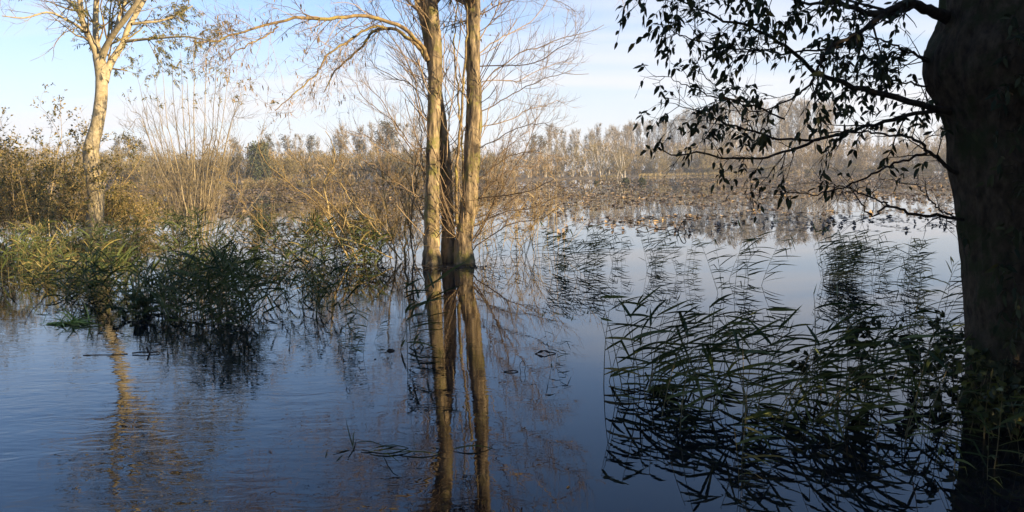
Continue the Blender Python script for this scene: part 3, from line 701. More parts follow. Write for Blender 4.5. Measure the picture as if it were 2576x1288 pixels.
# coppice left of centre
b = onwater(485, 600); Yk = b[1]
sx = lambda L, dz=0: [(x, y, Yk + dz, w) for x, y, w in L]
shrub('coppice_shrub', [sx([(x0, 606, w * .66), (x0 + (x1 - x0) * .22, 500, w * .56), (x0 + (x1 - x0) * .5, 400, w * .42), (x0 + (x1 - x0) * .78, 300, w * .28), (x1, y1, w * .16)], dz) for x0, x1, y1, w, dz in
    ((455, 330, 280, 5, .3), (460, 345, 190, 5, -.3), (470, 385, 160, 5, .2), (478, 405, 140, 6, -.5), (484, 430, 150, 6, .5), (488, 455, 130, 7, 0), (492, 487, 110, 8, -.2), (500, 520, 150, 7, .3), (505, 545, 170, 7, -.4), (510, 575, 190, 6, 0), (516, 605, 235, 6, .5), (505, 560, 140, 5, .8), (475, 360, 230, 5, .7), (466, 320, 330, 5, 0), (495, 470, 200, 6, .9), (520, 600, 300, 5, -.4))],
      b, 'fan of straight tan coppiced stems right of the pale left trunk', 'stem_tan', 35,
      fan=40, fan_h=(2.0, 4.4), fan_dir=(0, 0, 1), fan_sp=.20, base_sp=(.35, .35), sub=9, sub2=4, L1=(.4, 1.3), L2=(.15, .5), r0=.009, up=.3, k2=.004, leaf_n=1, leaf_sz=(.07, .11), leafmat='leaf_sun', wig=.06, comp=True, zmin=3.9)

# dense leafy bushes at the left edge
for bx_, by_, n_, hh, sd, lab, sp in (
        (35, 596, 44, (2.6, 4.7), 41, 'large dense olive-brown leafy bush at the left edge of the flooded margin', (1.1, .8)),
        (135, 578, 32, (1.9, 3.7), 42, 'tangled brown bush standing just left of the pale smooth trunk', (.7, .5)),
        (325, 578, 26, (.7, 1.7), 43, 'low olive bush between the pale left trunk and the fan of coppiced stems', (.6, .5)),
        (-60, 590, 34, (2.6, 4.6), 44, 'olive-brown leafy bush cut by the left edge of the picture', (1.0, .8))):
    b = onwater(bx_, by_)
    shrub('leafy_bush', [], b, lab, 'twig_gold', sd, fan=n_, fan_h=hh, fan_dir=(0, 0, 1), fan_sp=.36, base_sp=sp, sub=12, sub2=6, L1=(.4, 1.1), L2=(.15, .5), r0=.015, up=.12, k2=.0035,
          leaf_n=5, leaf_sz=(.06, .115), leafmat='leaf_olive', wig=.16)

# ================================================================== DARK ASH ON THE RIGHT
r = np.random.default_rng(51)
b0 = onwater(2545, 1020); YA = b0[1]; base = (b0[0], b0[1], 0.0)
ta = thing('ash_tree', base, 'massive dark ash trunk with a burl at the right edge, leafy limbs hanging left', 'tree')
edge = [(-420, 2420), (-200, 2395), (0, 2386), (50, 2382), (90, 2368), (130, 2354), (180, 2352), (230, 2366), (280, 2388), (340, 2400), (420, 2405), (500, 2415), (600, 2425), (700, 2432), (800, 2436), (900, 2440), (980, 2434), (1040, 2420), (1120, 2412)]
P, R = limb([(2548 - max(0, (2376 - e)) * .45, y, YA, 2 * (2548 - max(0, (2376 - e)) * .45 - e)) for y, e in edge], 170)
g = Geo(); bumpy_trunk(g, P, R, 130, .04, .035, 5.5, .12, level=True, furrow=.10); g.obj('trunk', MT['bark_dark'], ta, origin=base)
AL = {
    'm1': ([(2440, 300, .1, 22), (2366, 275, 0, 17), (2286, 255, -.1, 15), (2206, 232, -.2, 14), (2146, 217, -.3, 13), (2086, 197, -.35, 12), (2051, 180, -.4, 11), (2011, 145, -.45, 10), (1971, 117, -.5, 9), (1936, 90, -.5, 8), (1886, 70, -.55, 7), (1836, 55, -.6, 6), (1775, 30, -.6, 5), (1725, 8, -.6, 4), (1650, -30, -.6, 2)], 1.0, .45),
    'm2': ([(2440, 275, .1, 18), (2383, 277, 0, 13), (2326, 282, .1, 11), (2261, 295, .2, 10), (2201, 312, .2, 9), (2156, 327, .25, 8.5), (2116, 335, .3, 8), (2061, 352, .3, 7.5), (2011, 372, .3, 7), (1961, 385, .3, 6), (1911, 400, .3, 5.5), (1836, 398, .3, 5), (1750, 382, .3, 4.5), (1700, 392, .3, 3.5), (1652, 372, .3, 2)], .75, .12),
    'm3': ([(2440, 80, .2, 40), (2371, 42, 0, 30), (2336, 25, -.1, 25), (2296, 8, -.2, 22), (2261, 15, -.25, 20), (2216, 37, -.3, 17), (2161, 25, -.3, 13), (2116, 10, -.3, 10), (2036, 5, -.3, 7), (1950, -10, -.3, 5), (1860, -15, -.3, 3)], 1.3, .25),
    'm4': ([(2220, 38, -.3, 13), (2186, 65, -.4, 11), (2136, 95, -.5, 9), (2086, 120, -.55, 8), (2060, 160, -.6, 7), (2048, 200, -.6, 6), (2016, 230, -.6, 5), (1975, 255, -.6, 4), (1900, 280, -.6, 3), (1850, 252, -.6, 2)], 1.3, .1),
    'm5': ([(2440, 450, 0, 16), (2391, 425, 0, 11), (2361, 400, -.05, 9), (2331, 375, -.1, 8), (2306, 352, -.1, 7), (2261, 340, -.15, 6), (2206, 335, -.2, 5), (2136, 330, -.2, 4), (2036, 332, -.2, 2)], .5, .2),
    'm6': ([(2336, 382, -.1, 7), (2286, 400, -.2, 6), (2226, 422, -.3, 5.5), (2186, 445, -.35, 5), (2136, 467, -.4, 4), (2086, 482, -.4, 3.4), (2011, 487, -.4, 2.8), (1961, 482, -.4, 1.6)], .25, .45),
    'm7': ([(2450, 556, 0, 12), (2413, 550, 0, 9), (2361, 545, -.1, 8), (2286, 535, -.2, 7), (2236, 517, -.3, 6), (2206, 537, -.3, 4.6), (2181, 534, -.3, 4), (2160, 500, -.3, 3.2), (2136, 468, -.3, 2)], .03, .2),
    'm8': ([(2238, 518, -.3, 4.5), (2190, 496, -.3, 4), (2140, 474, -.3, 3), (2090, 462, -.3, 2)], .1, .3),
    'm9': ([(2061, 352, .3, 6), (1966, 352, .2, 5.5), (1936, 345, .2, 5.5), (1900, 330, .15, 5), (1825, 310, .1, 4), (1775, 285, .1, 3), (1710, 265, .1, 2)], .8, .3),
    'm10': ([(1975, 300, -.5, 4.6), (1895, 262, -.5, 4.2), (1836, 250, -.5, 4), (1790, 242, -.5, 3.4), (1730, 215, -.5, 2.6), (1670, 190, -.5, 1.6)], .35, .3),
    'm11': ([(2120, 118, -.5, 5.5), (1980, 132, -.5, 4.6), (1900, 126, -.5, 4), (1825, 120, -.5, 3.6), (1725, 92, -.5, 2.8), (1680, 74, -.5, 1.8)], .7, .2),
    'm12': ([(1966, 352, .2, 4), (1900, 328, .1, 3.6), (1865, 290, 0, 3.2), (1830, 250, 0, 2.8), (1800, 215, 0, 2.4), (1760, 182, 0, 1.6)], .35, .2),
    'm13': ([(2420, 160, .2, 12), (2330, 150, .1, 7), (2240, 110, 0, 5), (2180, 92, 0, 3), (2120, 90, 0, 2)], 1.2, .2),
    'm14': ([(2400, 210, .1, 8), (2320, 215, .2, 5), (2240, 200, .3, 4), (2180, 190, .3, 3), (2110, 200, .3, 2)], 1.0, .1),
    'm15': ([(2420, -40, 0, 34), (2330, -120, -.4, 26), (2200, -150, -.8, 18), (2050, -120, -1, 12), (1900, -80, -1.1, 8), (1760, -60, -1.1, 5), (1640, -40, -1.1, 2)], 1.3, .15),
    'm16': ([(2400, 545, 0, 5), (2360, 525, .1, 4), (2330, 490, .1, 3), (2305, 460, .1, 2)], .02, .3),
}
lf, tw, rc = Geo(), Geo(), Geo()
for k_, (pts, dens, t0) in AL.items():
    P, R = limb([(x, y, YA + d, w) for x, y, d, w in pts], 36, .006, len(k_) * 7 + len(pts))
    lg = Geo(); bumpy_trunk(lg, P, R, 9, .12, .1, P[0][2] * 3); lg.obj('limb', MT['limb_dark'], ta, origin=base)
    nb = int(7 + 15 * min(dens, 1.0)); dens *= .5
    B, BR = sprout(r, P[None], R[None], nb, (t0, 1), (30, 75), (.12, .42), .45, .0028, 8, (-.1, 0, -.05), .2, bias=(0, -.2, 0), bk=.5); tubes(tw, B, BR, 4)
    C, CR = sprout(r, B, BR, 2, (.2, 1), (25, 60), (.08, .24), .6, .0022, 5, (0, 0, -.1), .2); tubes(tw, C, CR, 3)
    for A, per in ((B, 3), (C, 2)):
        b, d = tips(A, .25, per, r)
        b = np.concatenate([b, A[:, -1]]); d = np.concatenate([d, nrm(A[:, -1] - A[:, -2])])
        k2 = r.random(len(b)) < .50 * dens
        compound(lf, b[k2], d[k2] + r.normal(0, .3, (k2.sum(), 3)) + (0, 0, -.1), r, (.07, .15), (.032, .074), 2, tw, .4, .5)
# small leafy sprays growing straight from the trunk
TP, TR = limb([(2548, y, YA - .42, 2) for y in (1000, 800, 600, 400, 200, 0)], 20)
B, BR = sprout(r, TP[None], TR[None] * 0 + .004, 60, (.0, 1), (50, 90), (.1, .4), 1, .003, 6, (0, -.3, -.3), .2, bias=(-.6, -.8, 0), bk=1.5); tubes(tw, B, BR, 3)
b, d = tips(B, .3, 2, r); k2 = r.random(len(b)) < .5
compound(lf, b[k2], d[k2], r, (.1, .18), (.05, .09), 2, tw, .5, .4)
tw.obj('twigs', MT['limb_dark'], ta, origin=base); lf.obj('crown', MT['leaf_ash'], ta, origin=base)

# ================================================================== REEDS
RB = np.random.default_rng(4)
def ribbon(g, P, W):
    m, n, _ = P.shape
    T = nrm(np.gradient(P, axis=1)); s = nrm(np.cross(T, np.array((0.05, .1, 1.)))); nn = np.cross(s, T)
    roll = RB.normal(1.0, .45, (m, 1, 1)) + np.linspace(-.3, .3, n)[None, :, None]; s, nn = s * np.cos(roll) + nn * np.sin(roll), nn * np.cos(roll) - s * np.sin(roll)
    prof = np.interp(np.linspace(0, 1, n), (0, .12, .45, .75, 1), (.45, .9, 1, .65, .04))
    w = (np.broadcast_to(W, (m,))[:, None] * prof[None])[..., None]
    V = np.stack([P - s * w * .5 - nn * w * .14, P, P + s * w * .5 - nn * w * .14], 2)
    i = np.arange(n - 1)[:, None]; j = np.arange(2)[None]
    q = np.stack([i * 3 + j, i * 3 + j + 1, (i + 1) * 3 + j + 1, (i + 1) * 3 + j], -1).reshape(-1, 4)
    g.add(V, (q[None] + (np.arange(m) * n * 3)[:, None, None]).reshape(-1, 4))

def reed_into(sg, lg, r, p, H, wind, lean=.1, wk=.6, L=(.2, .4), W=(.018, .03), gap=.075, droop=.5, spread_=.8, ang=(50, 86)):
    droop = droop * r.uniform(.4, 1.8); wk = wk * r.uniform(.55, 1.2); a0 = r.uniform(-9, 6)
    wind = np.array(wind, float); p = np.array(p, float)
    P, R = grow(r, [p - (0, 0, .25)], [np.array((0, 0, 1.)) + wind * lean + r.normal(0, .07, 3)], H + .25, .0042, 10, wind * lean * 1.3, .03, .4)
    tubes(sg, P, R, 4)
    k = max(4, int(H / gap)); u = np.linspace(.26, .98, k) + r.normal(0, .02, k); u = np.clip(u, .3, .995) * 8.99
    i = u.astype(int); f = (u - i)[:, None]; st = P[0, i] * (1 - f) + P[0, i + 1] * f
    az = r.uniform(0, 6.28) + np.arange(k) * math.pi + r.normal(0, .5, k)
    h = nrm(np.stack([np.cos(az), np.sin(az), az * 0], -1) * spread_ + wind * wk * 1.6)
    a = np.radians(r.uniform(*ang, k) + a0)[:, None]
    ln = r.uniform(*L, k) * np.interp(np.linspace(0, 1, k), (0, .5, .85, 1), (.8, 1.05, .95, .7))
    Q, _ = grow(r, st, h * np.sin(a) + UP * np.cos(a), ln, .01, 8, tuple(wind * wk * .12 + np.array((0, 0, -droop * .5))), .03)
    # broken, folded leaves
    br = r.random(k) < .12
    if br.any():
        j = 4; d = nrm(np.array((.3, 0, -1.)) + r.normal(0, .2, (br.sum(), 3)))
        Q[br, j:] = Q[br, j - 1:j] + d[:, None] * (ln[br] / 7)[:, None, None] * np.arange(1, 8 - j + 1)[None, :, None]
    ribbon(lg, Q, r.uniform(*W, k))

def reed_proto(seed, H, wind=(1, 0, 0), **kw):
    r = np.random.default_rng(seed); sg, lg = Geo(), Geo()
    reed_into(sg, lg, r, (0, 0, 0), H, wind, **kw)
    o = sg.obj('reed', MT['reed_stem']); lg.obj('leaves', MT['reed_gold' if seed in (104, 134, 138) else 'reed_leaf'], o)
    return o
RP = [reed_proto(100 + i, .55 + .06 * (i % 4), lean=(.0, .12, -.08, .2)[i % 4], L=(.26, .46), wk=.75, droop=.36, W=(.014, .025)) for i in range(12)]
RT = [reed_proto(131 + i, .8, lean=(.05, .15, -.1)[i % 3], L=(.24, .42), wk=.8, gap=.065, droop=.32, W=(.011, .020)) for i in range(9)]
rr = np.random.default_rng(77)
rused = set()
def reeds(protos, n, xs, ys, label, group, hs=(.8, 1.15), rz=.5, pts=None):
    for k in range(n):
        if pts: x, y = pts[k]
        else: x, y = rr.uniform(*xs), rr.uniform(*ys)
        p = onwater(x, y); o = protos[rr.integers(len(protos))]; s = rr.uniform(*hs)
        a = rr.normal(0, rz)
        if o.name in rused: copy_tree(o, p, a, (s, s, s), label, group)['category'] = 'reed'
        else:
            rused.add(o.name); o.location = tuple(p); o.rotation_euler = (0, 0, a); o.scale = (s, s, s); tag(o, label, 'reed', group)
# the dark bed in front on the right
reeds(RP, 17, (1500, 1660), (960, 1012), 'dark reed at the left end of the reed bed in front of the dark trunk', 'reeds at the left end of the front bed', (.95, 1.25), .3)
reeds(RP, 33, (1640, 2050), (960, 1090), 'dark green reed in the middle of the reed bed in front', 'reeds in the middle of the front bed', (.85, 1.2), .5)
reeds(RP, 32, (2020, 2430), (960, 1120), 'dark green reed right beside the left foot of the dark trunk', 'reeds beside the foot of the dark trunk', (.75, 1.15), .7)
reeds(RP, 4, (2440, 2590), (1120, 1230), 'dark reed standing right in front of the dark trunk', 'reeds in front of the dark trunk', (.5, .85), .9)
reeds(RP, 7, (1800, 2420), (1120, 1230), 'short dark reed at the near fringe of the reed bed', 'reeds at the near fringe of the front bed', (.5, .8), .8)
# open-water groups behind
reeds(RT, 16, (1388, 1480), (672, 700), 'sunlit green reed in the tight clump right of the three-stemmed tree', 'reeds in the sunlit clump', (.8, 1.08), .35)
reeds(RT, 8, (1480, 1590), (660, 690), 'green reed between the sunlit clump and the open water to its right', 'reeds right of the sunlit clump', (.7, .95), .4)
reeds(RT, 8, (1605, 1660), (668, 690), 'reed in the small tuft isolated in the open water', 'reeds of the small tuft', (.75, 1), .35)
reeds(RT, 5, (1690, 1790), (664, 700), 'thin bent reed alone on open water beyond the small tuft', 'thin reeds beyond the small tuft', (.6, .85), .8)
reeds(RT, 7, (1815, 1960), (690, 760), 'slender reed with wind-swept leaves standing far apart in open water', 'slender wind-swept reeds', (.85, 1.15), .25)
reeds(RT, 34, (2068, 2140), (692, 716), 'reed of the dense pointed tuft in the water left of the dark trunk', 'reeds of the pointed tuft', (.62, 1.05), .35)
reeds(RT, 18, (2150, 2330), (694, 735), 'reed in the tangle between the pointed tuft and the dark trunk', 'reeds beside the pointed tuft', (.55, 1.0), .7)
reeds(RT, 9, (2230, 2425), (760, 900), 'reed with drooping leaves just left of the dark trunk', 'reeds just left of the dark trunk', (.7, 1.0), .8)
reeds(RT, 11, (1210, 1370), (630, 668), 'thin pale reed in the water right beside the three-stemmed tree', 'thin pale reeds right of the three-stemmed tree', (.5, .9), .8)
reeds(RT, 7, (850, 950), (850, 905), 'small bent reed alone in the water left of the trunk reflections', 'small bent reeds left of the reflections', (.4, .65), 1.2)
reeds(RP, 4, (990, 1050), (868, 900), 'reed with long slanting leaves just left of the trunk reflections', 'slanting reeds beside the reflections', (.9, 1.2), .4)
reeds(RP, 2, (1392, 1412), (905, 925), 'lone half-sunken reed in open water right of the trunk reflections', 'lone half-sunken reeds', (.35, .5), .5)
# reed clumps on the left
def clump(label, seed, pts_n, xs, ys, hs, leaf='reed_leaf', wind=(.5, -.2, 0), wk=.3, L=(.25, .5), W=(.014, .028), droop=.6, extra_gold=0.0, name='reed_clump'):
    r = np.random.default_rng(seed); sg, lg, gg = Geo(), Geo(), Geo()
    c = onwater(sum(xs) / 2, sum(ys) / 2); t = thing(name, (c[0], c[1], 0), label, 'reed clump'); o = (c[0], c[1], 0)
    for _ in range(pts_n):
        x, y = r.uniform(*xs), r.uniform(*ys)
        e = 1 - .35 * abs((x - sum(xs) / 2) / (xs[1] - xs[0]) * 2) ** 2
        reed_into(sg, gg if r.random() < extra_gold else lg, r, onwater(x, y), r.uniform(*hs) * e, wind, .12, wk, L, W, .075, droop, 1.0, (25, 74))
    sg.obj('stems', MT['reed_stem'], t, origin=o); lg.obj('leaves', MT[leaf], t, origin=o)
    if gg.n: gg.obj('yellowing_leaves', MT['reed_gold'], t, origin=o)
    return t
clump('large dark green reed clump standing alone in the shaded water below the coppiced stems', 61, 84, (400, 645), (745, 822), (.6, .98), extra_gold=.1)
clump('lower reed clump against the left side of the largest dark clump', 62, 36, (325, 425), (740, 795), (.4, .65), extra_gold=.05)
clump('broad dark reed clump left of the pale trunk reflection', 63, 70, (150, 340), (690, 760), (.45, .8), extra_gold=.15)
clump('golden-green flattened reed clump near the left edge of the picture', 64, 34, (0, 160), (655, 712), (.4, .7), extra_gold=.45)
clump('sparse dark reed tangle between the largest dark clump and the trunk reflections', 65, 26, (650, 880), (715, 800), (.45, .85), L=(.2, .38), W=(.014, .026))
clump('dense green reed clump beneath the golden willow scrub', 66, 130, (640, 960), (620, 668), (.6, 1.15), L=(.25, .42), extra_gold=.3)
clump('small upright reed clump between the coppiced stems and the willow scrub', 67, 30, (575, 650), (612, 650), (.6, 1.1), extra_gold=.15)
clump('green reed clump at the foot of the coppiced stems', 68, 60, (330, 580), (605, 648), (.5, 1.1), extra_gold=.35)
clump('sunlit golden reed clump at the foot of the pale left trunk', 69, 70, (150, 340), (600, 640), (.4, .8), extra_gold=.4)
clump('sunlit reed clump at the foot of the bush on the left edge', 70, 60, (-40, 160), (605, 650), (.4, .85), extra_gold=.35)
# tall dry straws
g0 = Geo()
for x, y, top in ((1392, 612, 452), (1405, 620, 430), (1376, 606, 470), (1350, 604, 455), (1340, 612, 480), (1418, 628, 520)):
    b = onwater(x, y); p2 = at(x + rr.uniform(-6, 12), top, b[1]); g = Geo()
    q = smooth_path([b - (0, 0, .1), (b + p2) / 2 + rr.normal(0, .02, 3), p2], 8); tubes(g, q[None], np.linspace(.007, .002, 8)[None], 4)
    ribbon(g, grow(rr, q[[4, 6]], [(.6, 0, .8), (-.5, 0, .9)], .28, .01, 6, (0, 0, -.5), .05)[0], .012)
    tag(g.obj('dry_reed', MT['straw'], origin=tuple(b)), 'thin pale dry reed straw standing tall just left of the sunlit reed clump', 'reed', 'tall dry straws')

# ================================================================== LILY LEAVES
lr = np.random.default_rng(88)
def pad(g, p, rad, rise, r):
    k = 8; th = np.arange(k) * 2 * math.pi / k + r.uniform(0, 6.28)
    rx = rad * r.uniform(.75, 1.2, k); el = r.uniform(1.2, 2.2); curl = np.abs(r.normal(0, 1, k)) * rise
    V = np.vstack([[p], np.stack([p[0] + np.cos(th) * rx * el, p[1] + np.sin(th) * rx * r.uniform(.6, 1), p[2] + curl], -1)])
    g.add(V, [(0, 1 + i, 1 + (i + 1) % k) for i in range(k)])
spots = []
for Ya, Yb_, rho in ((19, 34, 6.5), (34, 60, 4.0), (60, 120, 1.1), (120, 240, .4)):
    area = 1.5 * (Yb_ ** 2 - Ya ** 2) / 2; n = int(area * rho)
    Yq = np.sqrt(lr.uniform(Ya ** 2, Yb_ ** 2, n)); Xq = Yq * lr.uniform(-.75, .75, n)
    for x, y in zip(Xq, Yq):
        if y > shore_y(x) - 1: continue
        edge_y = 22 + 6 * noise.noise(Vector((x * .12, 0, 1))) + max(0, -x) * .2
        k_ = noise.noise(Vector((x * .16, y * .10, 7))) + .35 * noise.noise(Vector((x * .6, y * .3, 2)))
        if y < edge_y or k_ < -.24 + .42 * max(0, (edge_y + 9 - y) / 9): continue
        spots.append((x, y))
spots = np.array(spots); print('lily leaves', len(spots))
inview = np.abs(spots[:, 0]) < spots[:, 1] * .63
o_ = np.argsort(np.where(inview, spots[:, 1], 1e6)); near, rest = spots[o_[:300]], spots[o_[300:]]
LPROT = []
for i in range(7):
    g = Geo(); pad(g, np.zeros(3), .042, (.005, .012, .006, .04)[i % 4], lr); LPROT.append(g.mesh('lily_leaf', MT['lily']))
for x, y in near:
    o = bpy.data.objects.new('lily_leaf', LPROT[lr.integers(7)]); COL.objects.link(o); o.location = (x, y, .006); s = lr.uniform(.6, 1.6)
    o.rotation_euler = (0, 0, lr.normal(0, .5)); o.scale = (s, s, s)
    tag(o, 'curled brown lily leaf at the near fringe of the floating leaf carpet', 'lily leaf', 'lily leaves at the near fringe of the carpet')
g = Geo()
for x, y in rest:
    f_ = min(max((y - 30) / 60, 0), 1); cu = lr.random() < .34
    pad(g, (x, y, .006), lr.uniform(.03, .075) + f_ * lr.uniform(.03, .11), lr.uniform(.015, .05) if cu else lr.uniform(.004, .014) + f_ * lr.uniform(0, .025), lr)
tag(g.obj('lily_carpet', MT['lily']), kind='stuff')

# ================================================================== FLOATING AND STANDING BITS
def debris(name, x, y, label, cat, build, m):
    b = onwater(x, y); g = Geo(); build(g, b); return tag(g.obj(name, MT[m], origin=(b[0], b[1], 0)), label, cat)
dr = np.random.default_rng(99)
def stalk(g, b, pts, rad=.008):
    q = smooth_path([np.array(b) + p for p in np.array(pts, float)], 14); tubes(g, q[None], np.full((1, 14), rad), 5)
debris('water_stalk', 1712, 584, 'dark looped dead stalk poking out of the water below the lily carpet', 'stalk', lambda g, b: (stalk(g, b, [(-.1, 0, -.05), (-.02, 0, .16), (.08, 0, .32), (.16, 0, .28), (.10, 0, .12), (.2, 0, -.05)], .014), stalk(g, b, [(-.4, .1, 0), (-.2, 0, .08), (.05, 0, .02)], .012)), 'debris')
debris('water_stalk', 1640, 576, 'low tangled dead stalk lying flat among the nearest lily leaves', 'stalk', lambda g, b: (stalk(g, b, [(-.5, 0, 0), (-.2, 0, .1), (.1, .1, .02), (.5, 0, .05)], .014),), 'debris')
debris('driftwood', 372, 890, 'small dark twig with an upright stub drifting near the pale trunk reflection', 'driftwood', lambda g, b: (stalk(g, b, [(-.16, 0, .01), (-.05, 0, .02), (.04, 0, .015), (.1, .02, .02)], .008), stalk(g, b, [(.02, 0, 0), (.0, 0, .04), (-.01, 0, .07)], .010)), 'debris')
debris('driftwood', 270, 893, 'long thin dark twig floating flat left of the stubbed twig', 'driftwood', lambda g, b: (stalk(g, b, [(-.25, 0, .003), (0, 0, .006), (.2, .02, .003)], .0035),), 'debris')
debris('driftwood', 1368, 890, 'dark bud-tipped stem fragment floating right of the trunk reflections', 'driftwood', lambda g, b: (stalk(g, b, [(-.09, 0, 0), (0, 0, .03), (.04, 0, .02), (.12, 0, .004)], .006), leaves(g, [b + (0, 0, .03)] * 2, [(-1, 0, -.1), (1, 0, -.2)], .07, .03, dr)), 'debris')
debris('driftwood', 1312, 935, 'thin stalk bent into a ring standing in the water right of the trunk reflections', 'stalk', lambda g, b: (stalk(g, b, [(.02, 0, -.03), (.035, 0, .05), (.015, 0, .10), (-.015, 0, .06), (0, 0, -.03)], .0028), stalk(g, b, [(-.16, 0, .004), (-.08, 0, .012), (-.03, 0, .004)], .006)), 'debris')
debris('floating_leaf', 972, 883, 'small dark leaf floating between the bent reeds and the reflections', 'leaf', lambda g, b: leaves(g, [b + (0, 0, .004)] * 2, [(1, 0, .12), (1, .3, .05)], .09, .035, dr, .05, flat=1), 'debris')
def weed(g, b, n, sx_, L, w):
    s = b + np.stack([dr.normal(0, sx_, n), dr.normal(0, sx_ * .25, n), np.full(n, .008)], -1)
    ribbon(g, grow(dr, s, np.stack([dr.normal(.6, .6, n), dr.normal(0, .3, n), dr.uniform(.0, .35, n)], -1), dr.uniform(*L, n), .01, 7, (0, 0, -.35), .08)[0], w)
debris('floating_weed', 165, 815, 'bright green raft of cut reed leaves floating in the shaded water', 'weed raft', lambda g, b: weed(g, b, 70, .15, (.15, .36), .020), 'weed')
debris('floating_weed', 960, 1135, 'thin dark green reed leaves trailing flat on the water below the slanting reeds', 'weed raft', lambda g, b: weed(g, b, 16, .22, (.2, .4), .010), 'reed_leaf')
debris('floating_weed', 1990, 1060, 'flat dark leaves adrift at the fringe of the front reed bed', 'weed raft', lambda g, b: weed(g, b, 14, .12, (.12, .25), .012), 'reed_leaf')
FL = []
for i in range(4):
    g = Geo(); leaves(g, [(0, 0, .004)], [(1, .1 * i, .06)], .05, .026 + .004 * i, dr, .05, flat=1); FL.append(g.mesh('drifting_leaf', MT[('debris', 'debris', 'debris', 'leaf_tan')[i]]))
for x, y in zip(dr.uniform(560, 1480, 18), dr.uniform(760, 1230, 18)):
    o = bpy.data.objects.new('drifting_leaf', FL[dr.integers(4)]); COL.objects.link(o); o.location = tuple(onwater(x, y)); o.rotation_euler = (0, 0, dr.uniform(0, 6.28)); q = dr.uniform(.25, .6); o.scale = (q, q, q)
    tag(o, 'tiny dead leaf drifting on the open water around the trunk reflections', 'leaf', 'tiny leaves drifting around the reflections')
def flotsam(g, b):
    n = 26; st0 = b + np.stack([dr.normal(0, .42, n), dr.normal(-.12, .12, n), np.full(n, .012)], -1); a = dr.uniform(0, 6.28, n)
    tubes(g, *grow(dr, st0, np.stack([np.cos(a), np.sin(a) * .5, dr.uniform(-.03, .22, n)], -1), dr.uniform(.15, .6, n), .006, 7, (0, 0, -.1), .12), 4)
    q = b + np.stack([dr.normal(0, .4, 40), dr.normal(-.15, .12, 40), np.full(40, .008)], -1); leaves(g, q, dr.normal(0, 1, (40, 3)) * (1, 1, .15), .06, .03, dr, .1, flat=1)
debris('flotsam', 1128, 672, 'dark drift of broken twigs and dead leaves caught at the foot of the three stems', 'flotsam', flotsam, 'debris')
# bare twigs leaning out of the water on the left
debris('bare_twig', 95, 735, 'thin dark bare twig leaning out of the water at the left', 'twig', lambda g, b: (stalk(g, b, [(.18, 0, -.05), (.05, 0, .14), (-.12, 0, .3), (-.25, .0, .5)], .006), stalk(g, b, [(.05, 0, .14), (.1, 0, .3), (.2, 0, .4)], .004)), 'debris')

# leafy nettle-like plants and brambles by the dark trunk
def leafy(x, y, H, label, seed, m='leaf_ash', n=1, name='leafy_plant', lsz=(.04, .07), sp=.05):
    r = np.random.default_rng(seed); b = onwater(x, y); b = np.array((b[0], b[1], 0.)); t = thing(name, b, label, 'plant')
    l = Geo()
    P, R = grow(r, b + np.concatenate([r.normal(0, sp, (n, 2)), np.full((n, 1), -.1)], 1), np.array((0, 0, 1.)) + r.normal(0, .2, (n, 3)), r.uniform(.75, 1.05, n) * H + .1, .005, 10, (0, 0, 0), .08, .4)
    B, BR = sprout(r, P, R, 8, (.3, 1), (35, 70), (.08, .2), .6, .002, 5, (0, 0, 0), .15)
    for i in range(n):
        s = Geo(); tubes(s, P[i:i + 1], R[i:i + 1], 4); tubes(s, B[8 * i:8 * i + 8], BR[8 * i:8 * i + 8], 3); s.obj('stem', MT['reed_stem'], t, origin=b)
    for A in (P, B):
        q, d = tips(A, .2, 7 if A is P else 4, r)
        leaves(l, q, d * .3 + r.normal(0, .7, q.shape) + (0, 0, -.2), r.uniform(*lsz, len(q)), lsz[1] * .75, r, .35)
    l.obj('leaves', MT[m], t, origin=b)
leafy(2020, 1010, .5, 'small dark leafy weed poking above the front reeds, leftmost of the leafy weeds', 1)
leafy(2175, 1000, .62, 'taller dark leafy weed among the reeds between the smallest weed and the trunk', 2, n=3)
leafy(2300, 960, .62, 'dark leafy weed close to the left side of the dark trunk', 3, n=3)
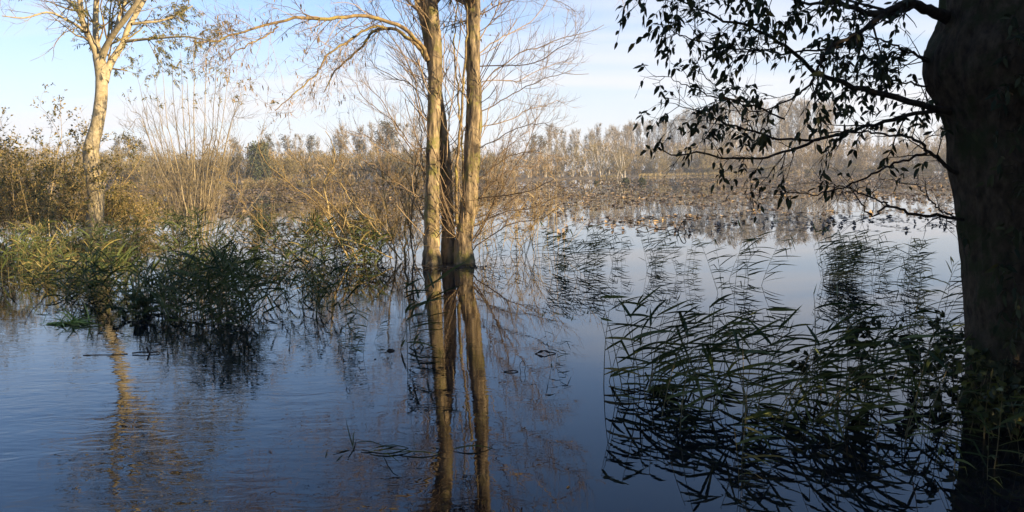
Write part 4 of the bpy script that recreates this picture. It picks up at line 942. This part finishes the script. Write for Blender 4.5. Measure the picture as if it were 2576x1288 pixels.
leafy(2392, 930, .5, 'leafy weed with greenish leaves touching the left foot of the dark trunk', 4, n=4)
leafy(2480, 1075, .55, 'bramble with yellowing leaves growing in front of the dark trunk', 5, 'leaf_yellow', 9, 'bramble', (.04, .065), .16)
leafy(2560, 1085, .5, 'dark green bramble in front of the dark trunk at the right edge', 6, 'leaf_ash', 7, 'bramble', (.05, .08), .14)
leafy(360, 790, .35, 'low leafy weed in the water at the foot of the lower left reed clump', 7, 'reed_leaf', 6, sp=.12)

# ================================================================== TREES ON THE BANK BEHIND THE CAMERA (they shade the foreground)
hr = np.random.default_rng(123)
s_ = np.array((math.sin(SUN_AZ), math.cos(SUN_AZ))); t_ = np.array((-s_[1], s_[0]))
Hq = lambda q: float(np.interp(q, (-40, 2.5, 4.5, 5.8, 6.8, 8.0, 10, 12, 13.3, 15, 40), (13, 13, 7.4, 6.6, 4.7, 4.3, 4.0, 3.5, 4.2, 3.3, 3.0)))
base = (s_[0] * 5.5, s_[1] * 5.5, 0)
hd = thing('hedgerow', base, 'tall leafy hedgerow on the bank behind the photographer', 'hedge')
st, lf = Geo(), Geo()
qs = np.arange(-34, 31, .8)
st0 = np.array([(*(s_ * (5.5 + hr.normal(0, .5)) + t_ * (q + hr.normal(0, .2))), -.3) for q in qs])
P, R = grow(hr, st0, np.array((0, 0, 1.)) + hr.normal(0, .1, (len(qs), 3)), np.array([Hq(q) * hr.uniform(.85, 1.05) for q in qs]), .07, 10, (0, 0, 0), .06, .2); tubes(st, P, R, 6)
n = 120000
q = hr.uniform(-34, 31, n); top = np.array([Hq(x) + .7 * noise.noise(Vector((x * .8, 0, 0))) + .4 * noise.noise(Vector((x * 2.5, 3, 0))) for x in q])
xy = s_[None] * (5.5 + hr.normal(0, .7, n))[:, None] + t_[None] * q[:, None]
leaves(lf, np.column_stack([xy, top * hr.random(n) ** .75]), hr.normal(0, 1, (n, 3)), .26, .17, hr, simple=True)
st.obj('stems', MT['bark_dark'], hd, origin=base); lf.obj('foliage', MT['leaf_ash'], hd, origin=base)
